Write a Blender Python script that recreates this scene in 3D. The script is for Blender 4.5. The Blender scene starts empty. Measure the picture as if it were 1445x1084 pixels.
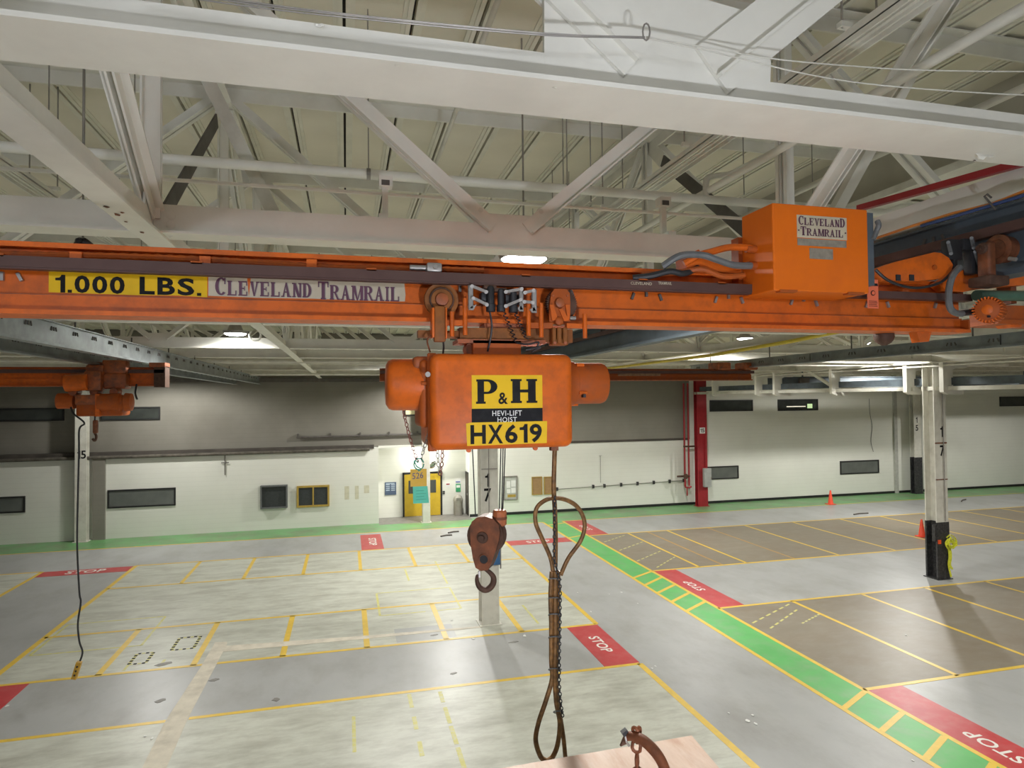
import bpy, bmesh, math, random
from mathutils import Vector, Matrix

random.seed(7)
SC = bpy.context.scene
COL = SC.collection

# ------------------------------------------------------------------ camera
CAM_H = 5.6
YAW, PITCH, ROLL, FPX = 0.251416, 0.0226827, -0.0100325, 910.15
_fw = Vector((math.sin(YAW) * math.cos(PITCH), math.cos(YAW) * math.cos(PITCH), math.sin(PITCH)))
_r0 = Vector((math.cos(YAW), -math.sin(YAW), 0))
_u0 = _r0.cross(_fw)
_rt = math.cos(ROLL) * _r0 + math.sin(ROLL) * _u0
_up = _rt.cross(_fw)
cam_data = bpy.data.cameras.new('camera')
cam_data.sensor_fit = 'HORIZONTAL'
cam_data.sensor_width = 36.0
cam_data.lens = FPX / 1445.0 * 36.0
cam_data.clip_start = 0.05
cam_data.clip_end = 200
cam = bpy.data.objects.new('camera', cam_data)
COL.objects.link(cam)
cam.matrix_world = Matrix(((_rt.x, _up.x, -_fw.x, 0), (_rt.y, _up.y, -_fw.y, 0), (_rt.z, _up.z, -_fw.z, CAM_H), (0, 0, 0, 1)))
SC.camera = cam

# ------------------------------------------------------------------ world, exposure
world = bpy.data.worlds.new('world')
SC.world = world
world.use_nodes = True
world.node_tree.nodes['Background'].inputs[0].default_value = (0.8, 0.86, 1.0, 1)
world.node_tree.nodes['Background'].inputs[1].default_value = 0.05
SC.view_settings.view_transform = 'Standard'
SC.view_settings.look = 'None'
SC.view_settings.gamma = 1.0
SC.view_settings.use_curve_mapping = False
SC.view_settings.exposure = 0.0
FILL_W = 82.0            # watts of the fill light added behind the camera
LAMP_W = 1750.0            # watts of each high bay lamp
LAMP_COL = (1.0, 0.985, 0.94)
FILL_COL = (0.85, 0.89, 1.0)   # cool tint of the lights added around the camera as fill


# ------------------------------------------------------------------ helpers: survey points (photo measurements turned into places)
def ray(px, py):
    return _rt * ((px - 722.5) / FPX) - _up * ((py - 542.0) / FPX) + _fw


def PY(px, py, Y):
    d = ray(px, py)
    return d * (Y / d.y) + Vector((0, 0, CAM_H))


def PX(px, py, X):
    d = ray(px, py)
    return d * (X / d.x) + Vector((0, 0, CAM_H))


def PZ(px, py, Z=0.0):
    d = ray(px, py)
    return d * ((Z - CAM_H) / d.z) + Vector((0, 0, CAM_H))


# ------------------------------------------------------------------ materials
MATS = {}


def mat(name, col, rough=0.5, metal=0.0, var=0.12, scale=6.0, dirt=None, dirt_amt=0.5, dirt_scale=2.0, bump=0.0,
        spec=0.5, stretch=None, dirt2=None, dirt2_amt=0.5, dirt2_scale=8.0, lines=None, emit=None):
    if name in MATS:
        return MATS[name]
    m = bpy.data.materials.new(name)
    m.use_nodes = True
    nt = m.node_tree
    N, L = nt.nodes, nt.links
    b = N['Principled BSDF']
    b.inputs['Roughness'].default_value = rough
    b.inputs['Metallic'].default_value = metal
    b.inputs['Specular IOR Level'].default_value = spec
    tc = N.new('ShaderNodeTexCoord')
    mp = N.new('ShaderNodeMapping')
    L.new(tc.outputs['Object'], mp.inputs['Vector'])
    if stretch:
        mp.inputs['Scale'].default_value = stretch
    n1 = N.new('ShaderNodeTexNoise')
    n1.inputs['Scale'].default_value = scale
    n1.inputs['Detail'].default_value = 5
    L.new(mp.outputs[0], n1.inputs['Vector'])
    rp = N.new('ShaderNodeValToRGB')
    rp.color_ramp.elements[0].position = 0.3
    rp.color_ramp.elements[1].position = 0.7
    rp.color_ramp.elements[0].color = tuple(max(0, c * (1 - var)) for c in col) + (1,)
    rp.color_ramp.elements[1].color = tuple(min(1, c * (1 + var)) for c in col) + (1,)
    L.new(n1.outputs['Fac'], rp.inputs[0])
    out = rp.outputs[0]

    def add_dirt(out, dcol, amt, sc):
        n2 = N.new('ShaderNodeTexNoise')
        n2.inputs['Scale'].default_value = sc
        n2.inputs['Detail'].default_value = 8
        n2.inputs['Roughness'].default_value = 0.65
        L.new(mp.outputs[0], n2.inputs['Vector'])
        r2 = N.new('ShaderNodeValToRGB')
        r2.color_ramp.elements[0].position = 0.45
        r2.color_ramp.elements[1].position = 0.75
        r2.color_ramp.elements[1].color = (amt, amt, amt, 1)
        L.new(n2.outputs['Fac'], r2.inputs[0])
        mx = N.new('ShaderNodeMixRGB')
        L.new(r2.outputs[0], mx.inputs[0])
        L.new(out, mx.inputs[1])
        mx.inputs[2].default_value = tuple(dcol) + (1,)
        return mx.outputs[0]
    if dirt:
        out = add_dirt(out, dirt, dirt_amt, dirt_scale)
    if dirt2:
        out = add_dirt(out, dirt2, dirt2_amt, dirt2_scale)
    if lines:                      # fine horizontal joints: (period along z, strength)
        sp = N.new('ShaderNodeSeparateXYZ')
        L.new(tc.outputs['Object'], sp.inputs[0])
        ml = N.new('ShaderNodeMath'); ml.operation = 'MULTIPLY'
        ml.inputs[1].default_value = 1.0 / lines[0]
        L.new(sp.outputs['Z'], ml.inputs[0])
        fr = N.new('ShaderNodeMath'); fr.operation = 'FRACT'
        L.new(ml.outputs[0], fr.inputs[0])
        lt = N.new('ShaderNodeMath'); lt.operation = 'LESS_THAN'
        lt.inputs[1].default_value = 0.08
        L.new(fr.outputs[0], lt.inputs[0])
        ms = N.new('ShaderNodeMath'); ms.operation = 'MULTIPLY'
        ms.inputs[1].default_value = lines[1]
        L.new(lt.outputs[0], ms.inputs[0])
        mx = N.new('ShaderNodeMixRGB')
        L.new(ms.outputs[0], mx.inputs[0])
        L.new(out, mx.inputs[1])
        mx.inputs[2].default_value = tuple(c * 0.5 for c in col) + (1,)
        out = mx.outputs[0]
    L.new(out, b.inputs['Base Color'])
    if bump:
        bn = N.new('ShaderNodeTexNoise')
        bn.inputs['Scale'].default_value = scale * 6
        L.new(mp.outputs[0], bn.inputs['Vector'])
        bp = N.new('ShaderNodeBump')
        bp.inputs['Strength'].default_value = bump
        bp.inputs['Distance'].default_value = 0.01
        L.new(bn.outputs['Fac'], bp.inputs['Height'])
        L.new(bp.outputs[0], b.inputs['Normal'])
    if emit:
        b.inputs['Emission Color'].default_value = tuple(emit[:3]) + (1,)
        b.inputs['Emission Strength'].default_value = emit[3]
    MATS[name] = m
    return m


WHITE = mat('white_steel_paint', (0.78, 0.765, 0.69), 0.45, var=0.05, scale=3, dirt=(0.58, 0.55, 0.48), dirt_amt=0.45, dirt_scale=1.6)
WHITE_OLD = mat('white_aged_paint', (0.66, 0.645, 0.57), 0.5, var=0.07, scale=3, dirt=(0.34, 0.31, 0.25), dirt_amt=0.5, dirt_scale=2.2)
DECK = mat('roof_deck_paint', (0.74, 0.70, 0.575), 0.8, var=0.06, scale=1.2, dirt=(0.48, 0.45, 0.34), dirt_amt=0.4, dirt_scale=0.7)
DECKBAR = mat('deck_bar_paint', (0.72, 0.70, 0.59), 0.6, var=0.06)
DARKGAP = mat('dark_gap', (0.05, 0.045, 0.04), 0.9)
BROWN_STEEL = mat('unpainted_brown_steel', (0.10, 0.09, 0.08), 0.7, var=0.2)
ORANGE = mat('orange_enamel', (0.66, 0.13, 0.011), 0.42, var=0.10, scale=5, dirt=(0.34, 0.075, 0.015), dirt_amt=0.6, dirt_scale=3.5, spec=.25, dirt2=(.16, .05, .02), dirt2_amt=.35, dirt2_scale=14)
ORANGE_BOX = mat('orange_box_enamel', (0.72, 0.15, 0.008), 0.5, spec=.2, var=0.05, scale=4, dirt=(0.5, 0.10, 0.02), dirt_amt=0.3, dirt_scale=5)
ORANGE_OLD = mat('orange_worn_enamel', (0.42, 0.088, 0.012), 0.55, spec=.25, var=0.2, scale=9, dirt=(0.12, 0.05, 0.03), dirt_amt=0.8, dirt_scale=9)
ORANGE_DARK = mat('orange_grimy', (0.34, 0.085, 0.02), 0.5, var=0.25, scale=12, dirt=(0.06, 0.035, 0.025), dirt_amt=0.9, dirt_scale=14)
OCHRE = mat('ochre_grimy_enamel', (0.27, 0.095, 0.022), 0.55, spec=.25, var=.2, scale=14, dirt=(.10, .045, .02), dirt_amt=.7, dirt_scale=16)
RUST = mat('rusty_steel', (0.20, 0.065, 0.025), 0.6, metal=0.2, var=0.35, scale=18, dirt=(0.05, 0.025, 0.015), dirt_amt=0.9, dirt_scale=12)
RUSTDARK = mat('dark_rusty_steel', (0.085, 0.045, 0.03), 0.65, spec=.25, metal=0.1, var=0.3, scale=18)
ROPE = mat('oily_brown_wire_rope', (0.22, 0.11, 0.035), 0.5, metal=0.3, var=0.4, scale=60, dirt=(0.06, 0.03, 0.015), dirt_amt=0.8, dirt_scale=25)
BARBROWN = mat('brown_conductor_cover', (0.095, 0.05, 0.042), 0.5, spec=.25, var=0.15, scale=8, dirt=(0.07, 0.05, 0.04), dirt_amt=0.5, dirt_scale=4)
GALV = mat('galvanised_steel', (0.30, 0.33, 0.34), 0.38, metal=0.75, var=0.25, scale=3, dirt=(0.12, 0.13, 0.13), dirt_amt=0.6, dirt_scale=2.5)
BLUEGREY = mat('blue_grey_steel', (0.10, 0.125, 0.145), 0.5, metal=0.2, var=0.15, scale=4, dirt=(0.05, 0.055, 0.06), dirt_amt=0.6, dirt_scale=3)
BLACK = mat('black_rubber', (0.018, 0.018, 0.02), 0.5, var=0.2)
BLACKPAINT = mat('black_paint', (0.022, 0.022, 0.024), 0.45, var=0.3, dirt=(0.2, 0.19, 0.18), dirt_amt=0.4, dirt_scale=14)
GREYMETAL = mat('bare_grey_metal', (0.32, 0.30, 0.275), 0.4, metal=0.5, var=0.15, scale=10)
GREYCONDUIT = mat('grey_conduit', (0.12, 0.125, 0.125), 0.5, var=0.15, scale=20)
YELLOW_ST = mat('yellow_sticker', (0.80, 0.50, 0.010), 0.5, spec=.2, var=0.05, scale=8, dirt=(0.55, 0.33, 0.02), dirt_amt=0.35, dirt_scale=9)
BLACK_ST = mat('black_print', (0.012, 0.012, 0.013), 0.6, spec=.12, var=0.2, dirt=(0.05, 0.05, 0.05), dirt_amt=0.25, dirt_scale=20)
BEIGE_ST = mat('beige_sticker', (0.52, 0.46, 0.33), 0.5, var=0.08, scale=10, dirt=(0.34, 0.25, 0.15), dirt_amt=0.4, dirt_scale=9)
PURPLE_ST = mat('purple_print', (0.10, 0.03, 0.06), 0.5, var=0.15)
SHADE_ST = mat('grey_shade_print', (0.27, 0.25, 0.22), 0.5, var=0.1)
WHITE_ST = mat('white_print', (0.75, 0.75, 0.72), 0.5, var=0.05)
GREY_ST = mat('worn_grey_label', (0.25, 0.22, 0.17), 0.6, var=0.2, scale=40)
RED = mat('red_paint', (0.30, 0.014, 0.02), 0.45, var=0.12, dirt=(0.14, 0.02, 0.02), dirt_amt=0.4)
GASYELLOW = mat('yellow_gas_pipe', (0.62, 0.48, 0.04), 0.5, var=0.1)
GLASS = mat('dark_window_glass', (0.045, 0.05, 0.045), 0.12, var=0.3, scale=1.5, spec=0.8)
GLASS2 = mat('grey_window_glass', (0.12, 0.13, 0.12), 0.2, var=0.15, scale=1.5, spec=0.8)
FRAMEBLACK = mat('black_window_frame', (0.012, 0.012, 0.012), 0.5)
# floor
CONC = mat('grey_floor_coating', (0.365, 0.368, 0.362), 0.37, var=0.06, scale=0.8, dirt=(0.24, 0.23, 0.205), dirt_amt=0.6, dirt_scale=1.1, spec=0.35,
           stretch=(1, 0.6, 1), dirt2=(0.42, 0.42, 0.40), dirt2_amt=0.25, dirt2_scale=3)
PAD_LIGHT = mat('pale_green_grey_coating', (0.51, 0.52, 0.45), 0.38, var=0.06, scale=1.4, dirt=(0.25, 0.235, 0.19), dirt_amt=0.75, dirt_scale=1.5, spec=0.35,
                dirt2=(0.33, 0.315, 0.27), dirt2_amt=0.5, dirt2_scale=5, stretch=(0.6, 1.6, 1))
PAD_BROWN = mat('brown_bare_concrete', (0.225, 0.195, 0.15), 0.42, var=0.08, scale=0.7, dirt=(0.17, 0.13, 0.09), dirt_amt=0.75, dirt_scale=0.7, spec=0.3,
                dirt2=(0.29, 0.27, 0.23), dirt2_amt=0.4, dirt2_scale=2.5, stretch=(0.7, 1.2, 1))
F_YELLOW = mat('yellow_floor_paint', (0.70, 0.47, 0.055), 0.4, var=0.06, scale=5, dirt=(0.50, 0.37, 0.10), dirt_amt=0.5, dirt_scale=8)
F_YELLOW_OLD = mat('faded_yellow_floor_paint', (0.56, 0.52, 0.14), 0.45, var=0.1, scale=9, dirt=(0.45, 0.46, 0.38), dirt_amt=1.0, dirt_scale=9)
F_ORANGE_OLD = mat('faded_orange_floor_paint', (0.42, 0.25, 0.07), 0.45, var=0.1, scale=9, dirt=(0.28, 0.23, 0.15), dirt_amt=1.0, dirt_scale=7)
F_GREEN = mat('green_floor_paint', (0.10, 0.40, 0.11), 0.4, var=0.10, scale=1.5, dirt=(0.24, 0.33, 0.20), dirt_amt=0.6, dirt_scale=2.2)
F_GREEN_OLD = mat('worn_green_floor_paint', (0.14, 0.36, 0.13), 0.4, var=0.15, scale=1.0, dirt=(0.20, 0.18, 0.12), dirt_amt=1.0, dirt_scale=0.7, dirt2=(0.25, 0.30, 0.2), dirt2_amt=0.6, dirt2_scale=3)
F_RED = mat('red_floor_paint', (0.46, 0.045, 0.05), 0.4, var=0.08, scale=2, dirt=(0.42, 0.16, 0.15), dirt_amt=0.5, dirt_scale=4)
F_WHITE = mat('white_floor_paint', (0.70, 0.68, 0.63), 0.45, var=0.05)
PATCH = mat('tan_trench_patch', (0.60, 0.55, 0.45), 0.6, var=0.1, scale=4, dirt=(0.35, 0.31, 0.25), dirt_amt=0.6, dirt_scale=3)
STAIN = mat('dark_floor_stain', (0.20, 0.19, 0.17), 0.5, var=0.2, scale=4)
DEBRIS = mat('white_paint_chip', (0.75, 0.75, 0.72), 0.6)
DEBRISDK = mat('dark_scrap', (0.10, 0.085, 0.07), 0.7)
# walls
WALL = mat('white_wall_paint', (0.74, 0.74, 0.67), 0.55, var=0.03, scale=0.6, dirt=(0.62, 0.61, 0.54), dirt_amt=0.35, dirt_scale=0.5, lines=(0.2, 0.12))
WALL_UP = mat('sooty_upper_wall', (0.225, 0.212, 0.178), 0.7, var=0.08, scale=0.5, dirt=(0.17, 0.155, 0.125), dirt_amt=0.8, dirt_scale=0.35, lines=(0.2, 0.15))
WALL_SIDE = mat('side_wall_paint', (0.50, 0.50, 0.46), 0.6, var=0.05, scale=0.5)
LEDGE = mat('grimy_ledge', (0.07, 0.06, 0.05), 0.8, var=0.3, scale=2)


# ------------------------------------------------------------------ mesh builder
class MB:
    def __init__(s):
        s.v = []
        s.f = []

    def quad_strip(s, rings, closed=True, cap0=True, cap1=True):
        n = len(rings[0])
        base = len(s.v)
        for r in rings:
            s.v += [tuple(p) for p in r]
        for i in range(len(rings) - 1):
            a, b = base + i * n, base + (i + 1) * n
            for j in range(n if closed else n - 1):
                k = (j + 1) % n
                s.f.append((a + j, a + k, b + k, b + j))
        if cap0:
            s.f.append(tuple(base + j for j in reversed(range(n))))
        if cap1:
            e = base + (len(rings) - 1) * n
            s.f.append(tuple(e + j for j in range(n)))
        return s

    def box(s, lo, hi):
        x0, y0, z0 = lo
        x1, y1, z1 = hi
        if x0 > x1: x0, x1 = x1, x0
        if y0 > y1: y0, y1 = y1, y0
        if z0 > z1: z0, z1 = z1, z0
        b = len(s.v)
        s.v += [(x0, y0, z0), (x1, y0, z0), (x1, y1, z0), (x0, y1, z0), (x0, y0, z1), (x1, y0, z1), (x1, y1, z1), (x0, y1, z1)]
        for f in ((3, 2, 1, 0), (4, 5, 6, 7), (0, 1, 5, 4), (1, 2, 6, 5), (2, 3, 7, 6), (3, 0, 4, 7)):
            s.f.append(tuple(b + i for i in f))
        return s

    def obox(s, p0, p1, u, hu, hv, ou=0.0, ov=0.0):
        """bar from p0 to p1; u is roughly the first cross axis, hu / hv half widths, ou / ov offsets"""
        p0, p1, u = Vector(p0), Vector(p1), Vector(u)
        d = (p1 - p0).normalized()
        u = (u - d * u.dot(d)).normalized()
        v = d.cross(u)
        rings = []
        for p in (p0, p1):
            c = p + u * ou + v * ov
            rings.append([c + u * a * hu + v * b * hv for a, b in ((-1, -1), (1, -1), (1, 1), (-1, 1))])
        return s.quad_strip(rings)

    def cyl(s, p0, p1, r, n=14, r1=None, cap=True):
        p0, p1 = Vector(p0), Vector(p1)
        d = (p1 - p0).normalized()
        a = Vector((0, 0, 1)) if abs(d.z) < 0.9 else Vector((1, 0, 0))
        u = d.cross(a).normalized()
        v = d.cross(u)
        r1 = r if r1 is None else r1
        rings = [[p + (u * math.cos(2 * math.pi * i / n) + v * math.sin(2 * math.pi * i / n)) * rr for i in range(n)] for p, rr in ((p0, r), (p1, r1))]
        return s.quad_strip(rings, cap0=cap, cap1=cap)

    def lathe(s, p0, axis, prof, n=20):
        """prof = [(distance along axis, radius)...]"""
        p0, d = Vector(p0), Vector(axis).normalized()
        a = Vector((0, 0, 1)) if abs(d.z) < 0.9 else Vector((1, 0, 0))
        u = d.cross(a).normalized()
        v = d.cross(u)
        rings = [[p0 + d * t + (u * math.cos(2 * math.pi * i / n) + v * math.sin(2 * math.pi * i / n)) * max(r, 1e-4) for i in range(n)] for t, r in prof]
        return s.quad_strip(rings)

    def tube(s, pts, r, n=8, closed=False, rs=None):
        pts = [Vector(p) for p in pts]
        m = len(pts)
        rings = []
        u = None
        for i, p in enumerate(pts):
            if closed:
                d = (pts[(i + 1) % m] - pts[i - 1]).normalized()
            else:
                d = (pts[min(i + 1, m - 1)] - pts[max(i - 1, 0)]).normalized()
            if u is None:
                a = Vector((0, 0, 1)) if abs(d.z) < 0.9 else Vector((0, 1, 0))
                u = d.cross(a).normalized()
            else:
                u = (u - d * u.dot(d)).normalized()
            v = d.cross(u)
            rr = rs[i] if rs else r
            rings.append([p + (u * math.cos(2 * math.pi * k / n) + v * math.sin(2 * math.pi * k / n)) * rr for k in range(n)])
        if closed:
            rings.append(rings[0])
            return s.quad_strip(rings, cap0=False, cap1=False)
        return s.quad_strip(rings)

    def prism(s, outline, d):
        """outline: list of 3-D points in one plane, extruded by vector d"""
        d = Vector(d)
        a = [Vector(p) for p in outline]
        return s.quad_strip([a, [p + d for p in a]])

    def add_mesh(s, vs, fs):
        b = len(s.v)
        s.v += [tuple(p) for p in vs]
        s.f += [tuple(b + i for i in f) for f in fs]
        return s

    def build(s, name, m, parent=None, smooth=False, base=None, label=None):
        root = parent
        off = Vector((0, 0, 0))
        while root is not None:
            off += Vector(root.location)
            root = root.parent
        if base is not None:
            off = Vector(base)
        me = bpy.data.meshes.new(name)
        me.from_pydata([(p[0] - off.x, p[1] - off.y, p[2] - off.z) for p in s.v], [], s.f)
        bm = bmesh.new()
        bm.from_mesh(me)
        bmesh.ops.recalc_face_normals(bm, faces=bm.faces)
        bm.to_mesh(me)
        bm.free()
        if smooth:
            me.polygons.foreach_set('use_smooth', [True] * len(me.polygons))
            try:
                me.set_sharp_from_angle(angle=math.radians(40))
            except Exception:
                pass
        me.materials.append(m)
        o = bpy.data.objects.new(name, me)
        COL.objects.link(o)
        if parent is not None:
            o.parent = parent
        elif base is not None:
            o.location = off
        if label:
            o['label'] = label
        return o


def rbox(lo, hi, r=0.02, seg=3):
    """rounded box as vertex / face lists"""
    bm = bmesh.new()
    bmesh.ops.create_cube(bm, size=1.0)
    for v in bm.verts:
        v.co = Vector([(lo[i] + hi[i]) / 2 + v.co[i] * abs(hi[i] - lo[i]) for i in range(3)])
    bmesh.ops.bevel(bm, geom=list(bm.edges), offset=r, segments=seg, affect='EDGES', profile=0.5)
    bm.verts.index_update()
    vs = [tuple(v.co) for v in bm.verts]
    fs = [tuple(v.index for v in f.verts) for f in bm.faces]
    bm.free()
    return vs, fs


def thing(name, label, cat, loc=(0, 0, 0), group=None, kind=None):
    o = bpy.data.objects.new(name, None)
    COL.objects.link(o)
    o.location = loc
    o.empty_display_size = 0.1
    o['label'] = label
    o['category'] = cat
    if group:
        o['group'] = group
    if kind:
        o['kind'] = kind
    bpy.context.view_layer.update()
    return o


def tag(o, label, cat, group=None):
    o['label'] = label
    o['category'] = cat
    if group:
        o['group'] = group
    return o


def struct(o):
    o['kind'] = 'structure'
    return o


def dup(root, loc, label=None):
    r = root.copy()
    COL.objects.link(r)
    r.location = loc
    if label:
        r['label'] = label
    for ch in root.children:
        c = ch.copy()
        COL.objects.link(c)
        c.parent = r
        for g in ch.children:
            d = g.copy()
            COL.objects.link(d)
            d.parent = c
    return r


_TXT = {}


def text_shape(s, bold=0.0, spacing=1.0):
    key = (s, bold, spacing)
    if key in _TXT:
        return _TXT[key]
    cu = bpy.data.curves.new('lettering', 'FONT')
    cu.body = s
    cu.size = 1.0
    cu.offset = bold
    cu.space_character = spacing
    cu.resolution_u = 3
    o = bpy.data.objects.new('lettering', cu)
    COL.objects.link(o)
    bpy.context.view_layer.update()
    dg = bpy.context.evaluated_depsgraph_get()
    me = o.evaluated_get(dg).to_mesh()
    vs = [Vector(v.co) for v in me.vertices]
    fs = [tuple(p.vertices) for p in me.polygons]
    o.evaluated_get(dg).to_mesh_clear()
    bpy.data.objects.remove(o)
    bpy.data.curves.remove(cu)
    x0 = min(v.x for v in vs); x1 = max(v.x for v in vs)
    y0 = min(v.y for v in vs); y1 = max(v.y for v in vs)
    vs = [((v.x - x0) / (x1 - x0), (v.y - y0) / (y1 - y0)) for v in vs]
    _TXT[key] = (vs, fs)
    return _TXT[key]


def lettering(mb, s, origin, ux, uy, bold=0.0, spacing=1.0):
    """text filling the rectangle origin + ux (width vector) + uy (height vector)"""
    vs, fs = text_shape(s, bold, spacing)
    o, ux, uy = Vector(origin), Vector(ux), Vector(uy)
    mb.add_mesh([o + ux * a + uy * b for a, b in vs], fs)
    return mb


CELL = {'H': .74, 'X': .74, '6': .62, '9': .62, '0': .62, '1': .40, '.': .17, 'L': .58, 'B': .68, 'S': .66, '5': .6, '7': .6, ' ': .3}


def grotesque(mb, s, origin, ux, uy, bold=0.03, gap=.10):
    """heavy sans lettering with a flagged numeral one"""
    o, ux, uy = Vector(origin), Vector(ux), Vector(uy)
    tot = sum(CELL[c] for c in s) + gap * (len(s) - 1)
    x = 0.0
    for c in s:
        w = CELL[c]
        a, wv = o + ux * (x / tot), ux * (w / tot)
        if c == '1':
            for poly in ([(.52, 0), (1, 0), (1, 1), (.62, 1), (.52, .9)], [(.0, .68), (.52, .68), (.52, .9), (.4, .84), (.0, .82)]):
                mb.add_mesh([a + wv * q[0] + uy * q[1] for q in poly], [tuple(range(len(poly)))])
        elif c == '.':
            mb.add_mesh([a, a + wv, a + wv + uy * .17, a + uy * .17], [(0, 1, 2, 3)])
        elif c != ' ':
            lettering(mb, c, a, wv, uy, bold)
        x += w + gap
    return mb


# slab-serif display capitals as stroke polygons on a unit cell
def _bar(x0, y0, x1, y1):
    return [(x0, y0), (x1, y0), (x1, y1), (x0, y1)]


def slab_glyph(ch, st=0.2, sf=0.09):
    t = st
    P = []
    def ser(xc, y, w=0.34):
        P.append(_bar(xc - w / 2, y - sf if y > 0.5 else y, xc + w / 2, y if y > 0.5 else y + sf))
    def arc(cx, cy, rx, ry, a0, a1, w, n=14):
        for i in range(n):
            q0 = math.radians(a0 + (a1 - a0) * i / n); q1 = math.radians(a0 + (a1 - a0) * (i + 1) / n)
            P.append([(cx + rx * math.cos(q0), cy + ry * math.sin(q0)), (cx + rx * math.cos(q1), cy + ry * math.sin(q1)),
                      (cx + (rx - w) * math.cos(q1), cy + (ry - sf) * math.sin(q1)), (cx + (rx - w) * math.cos(q0), cy + (ry - sf) * math.sin(q0))])
    if ch == 'H':
        for x in (0.2, 0.8):
            P.append(_bar(x - t / 2, 0, x + t / 2, 1)); ser(x, 0, 0.42); ser(x, 1, 0.42)
        P.append(_bar(0.2, 0.44, 0.8, 0.56))
    elif ch == 'P':
        P.append(_bar(0.2 - t / 2, 0, 0.2 + t / 2, 1)); ser(0.2, 0, 0.44); P.append(_bar(0, 1 - sf, 0.5, 1)); P.append(_bar(0.2, 0.4, 0.5, 0.4 + sf))
        arc(0.5, 0.7, 0.46, 0.3, -90, 90, t)
    elif ch == 'C':
        arc(0.55, 0.5, 0.52, 0.5, 45, 315, t); P.append(_bar(0.82, 0.62, 0.92, 0.98))
    elif ch == 'L':
        P.append(_bar(0.22 - t / 2, 0, 0.22 + t / 2, 1)); ser(0.22, 1, 0.44); P.append(_bar(0, 0, 0.9, sf)); P.append(_bar(0.8, 0, 0.9, 0.35))
    elif ch == 'E':
        P.append(_bar(0.22 - t / 2, 0, 0.22 + t / 2, 1)); P.append(_bar(0, 0, 0.88, sf)); P.append(_bar(0, 1 - sf, 0.88, 1)); P.append(_bar(0.2, 0.46, 0.64, 0.46 + sf))
        P.append(_bar(0.79, 0, 0.88, 0.3)); P.append(_bar(0.79, 0.7, 0.88, 1)); P.append(_bar(0.57, 0.36, 0.64, 0.66))
    elif ch in 'VA':
        f = (lambda p: p) if ch == 'V' else (lambda p: (p[0], 1 - p[1]))
        wide, thin = t, t * 0.55
        if ch == 'V':
            P.append([(0.1, 1), (0.1 + wide, 1), (0.56, 0), (0.44, 0)]); P.append([(0.9 - thin, 1), (0.9, 1), (0.56, 0), (0.48, 0)])
            ser(0.18, 1, 0.4); ser(0.86, 1, 0.32)
        else:
            P.append([(0.1, 0), (0.1 + thin, 0), (0.54, 1), (0.44, 1)]); P.append([(0.9 - wide, 0), (0.9, 0), (0.56, 1), (0.42, 1)])
            ser(0.14, 0, 0.32); ser(0.82, 0, 0.4); P.append(_bar(0.26, 0.3, 0.74, 0.3 + sf))
    elif ch == 'N':
        P.append(_bar(0.14, 0, 0.14 + t * 0.6, 1)); P.append(_bar(0.78, 0, 0.78 + t * 0.6, 1)); P.append([(0.1, 1), (0.1 + t, 1), (0.9, 0), (0.9 - t, 0)])
        ser(0.2, 0, 0.34); ser(0.16, 1, 0.3); ser(0.84, 1, 0.34)
    elif ch == 'D':
        P.append(_bar(0.22 - t / 2, 0, 0.22 + t / 2, 1)); P.append(_bar(0, 0, 0.45, sf)); P.append(_bar(0, 1 - sf, 0.45, 1)); arc(0.42, 0.5, 0.52, 0.5, -90, 90, t)
    elif ch == 'T':
        P.append(_bar(0.5 - t / 2, 0, 0.5 + t / 2, 1)); ser(0.5, 0, 0.44); P.append(_bar(0.04, 1 - sf, 0.96, 1)); P.append(_bar(0.04, 0.68, 0.13, 1)); P.append(_bar(0.87, 0.68, 0.96, 1))
    elif ch == 'R':
        P.append(_bar(0.2 - t / 2, 0, 0.2 + t / 2, 1)); ser(0.2, 0, 0.42); P.append(_bar(0, 1 - sf, 0.5, 1)); P.append(_bar(0.2, 0.46, 0.5, 0.46 + sf))
        arc(0.48, 0.73, 0.4, 0.27, -90, 90, t); P.append([(0.42, 0.5), (0.62, 0.5), (0.94, 0), (0.74, 0)]); ser(0.88, 0, 0.28)
    elif ch == 'M':
        P.append(_bar(0.08, 0, 0.08 + t * 0.5, 1)); P.append(_bar(0.78, 0, 0.78 + t * 0.8, 1)); P.append([(0.06, 1), (0.06 + t, 1), (0.56, 0), (0.46, 0)])
        P.append([(0.8, 1), (0.92, 1), (0.56, 0), (0.48, 0)]); ser(0.13, 0, 0.3); ser(0.86, 0, 0.3); ser(0.12, 1, 0.26); ser(0.88, 1, 0.26)
    elif ch == 'I':
        P.append(_bar(0.5 - t * 0.7, 0, 0.5 + t * 0.7, 1)); ser(0.5, 0, 0.8); ser(0.5, 1, 0.8)
    return P


def slab_lettering(mb, s, origin, ux, uy, big=(), st=0.22, lift=0.0):
    """slab-serif text in rectangle origin + ux, uy; letters whose index is in big are full height, others 0.8"""
    o, ux, uy = Vector(origin), Vector(ux), Vector(uy)
    wd = [0.42 if c == ' ' else (0.5 if c == 'I' else (1.2 if c == 'M' else 1.0)) * (1.15 if i in big else 1.0) for i, c in enumerate(s)]
    gap = 0.1
    tot = sum(wd) + gap * (len(s) - 1)
    x = 0.0
    n = ux.cross(uy).normalized()
    k = 0
    for i, c in enumerate(s):
        if c != ' ':
            hgt = 1.0 if (i in big or not big) else 0.82
            for poly in slab_glyph(c, st):
                k += 1
                mb.add_mesh([o + ux * ((x + p[0] * wd[i]) / tot) + uy * (p[1] * hgt) + n * (lift + 0.00001 * (k % 9)) for p in poly], [tuple(range(len(poly)))])
        x += wd[i] + gap
    return mb


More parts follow.
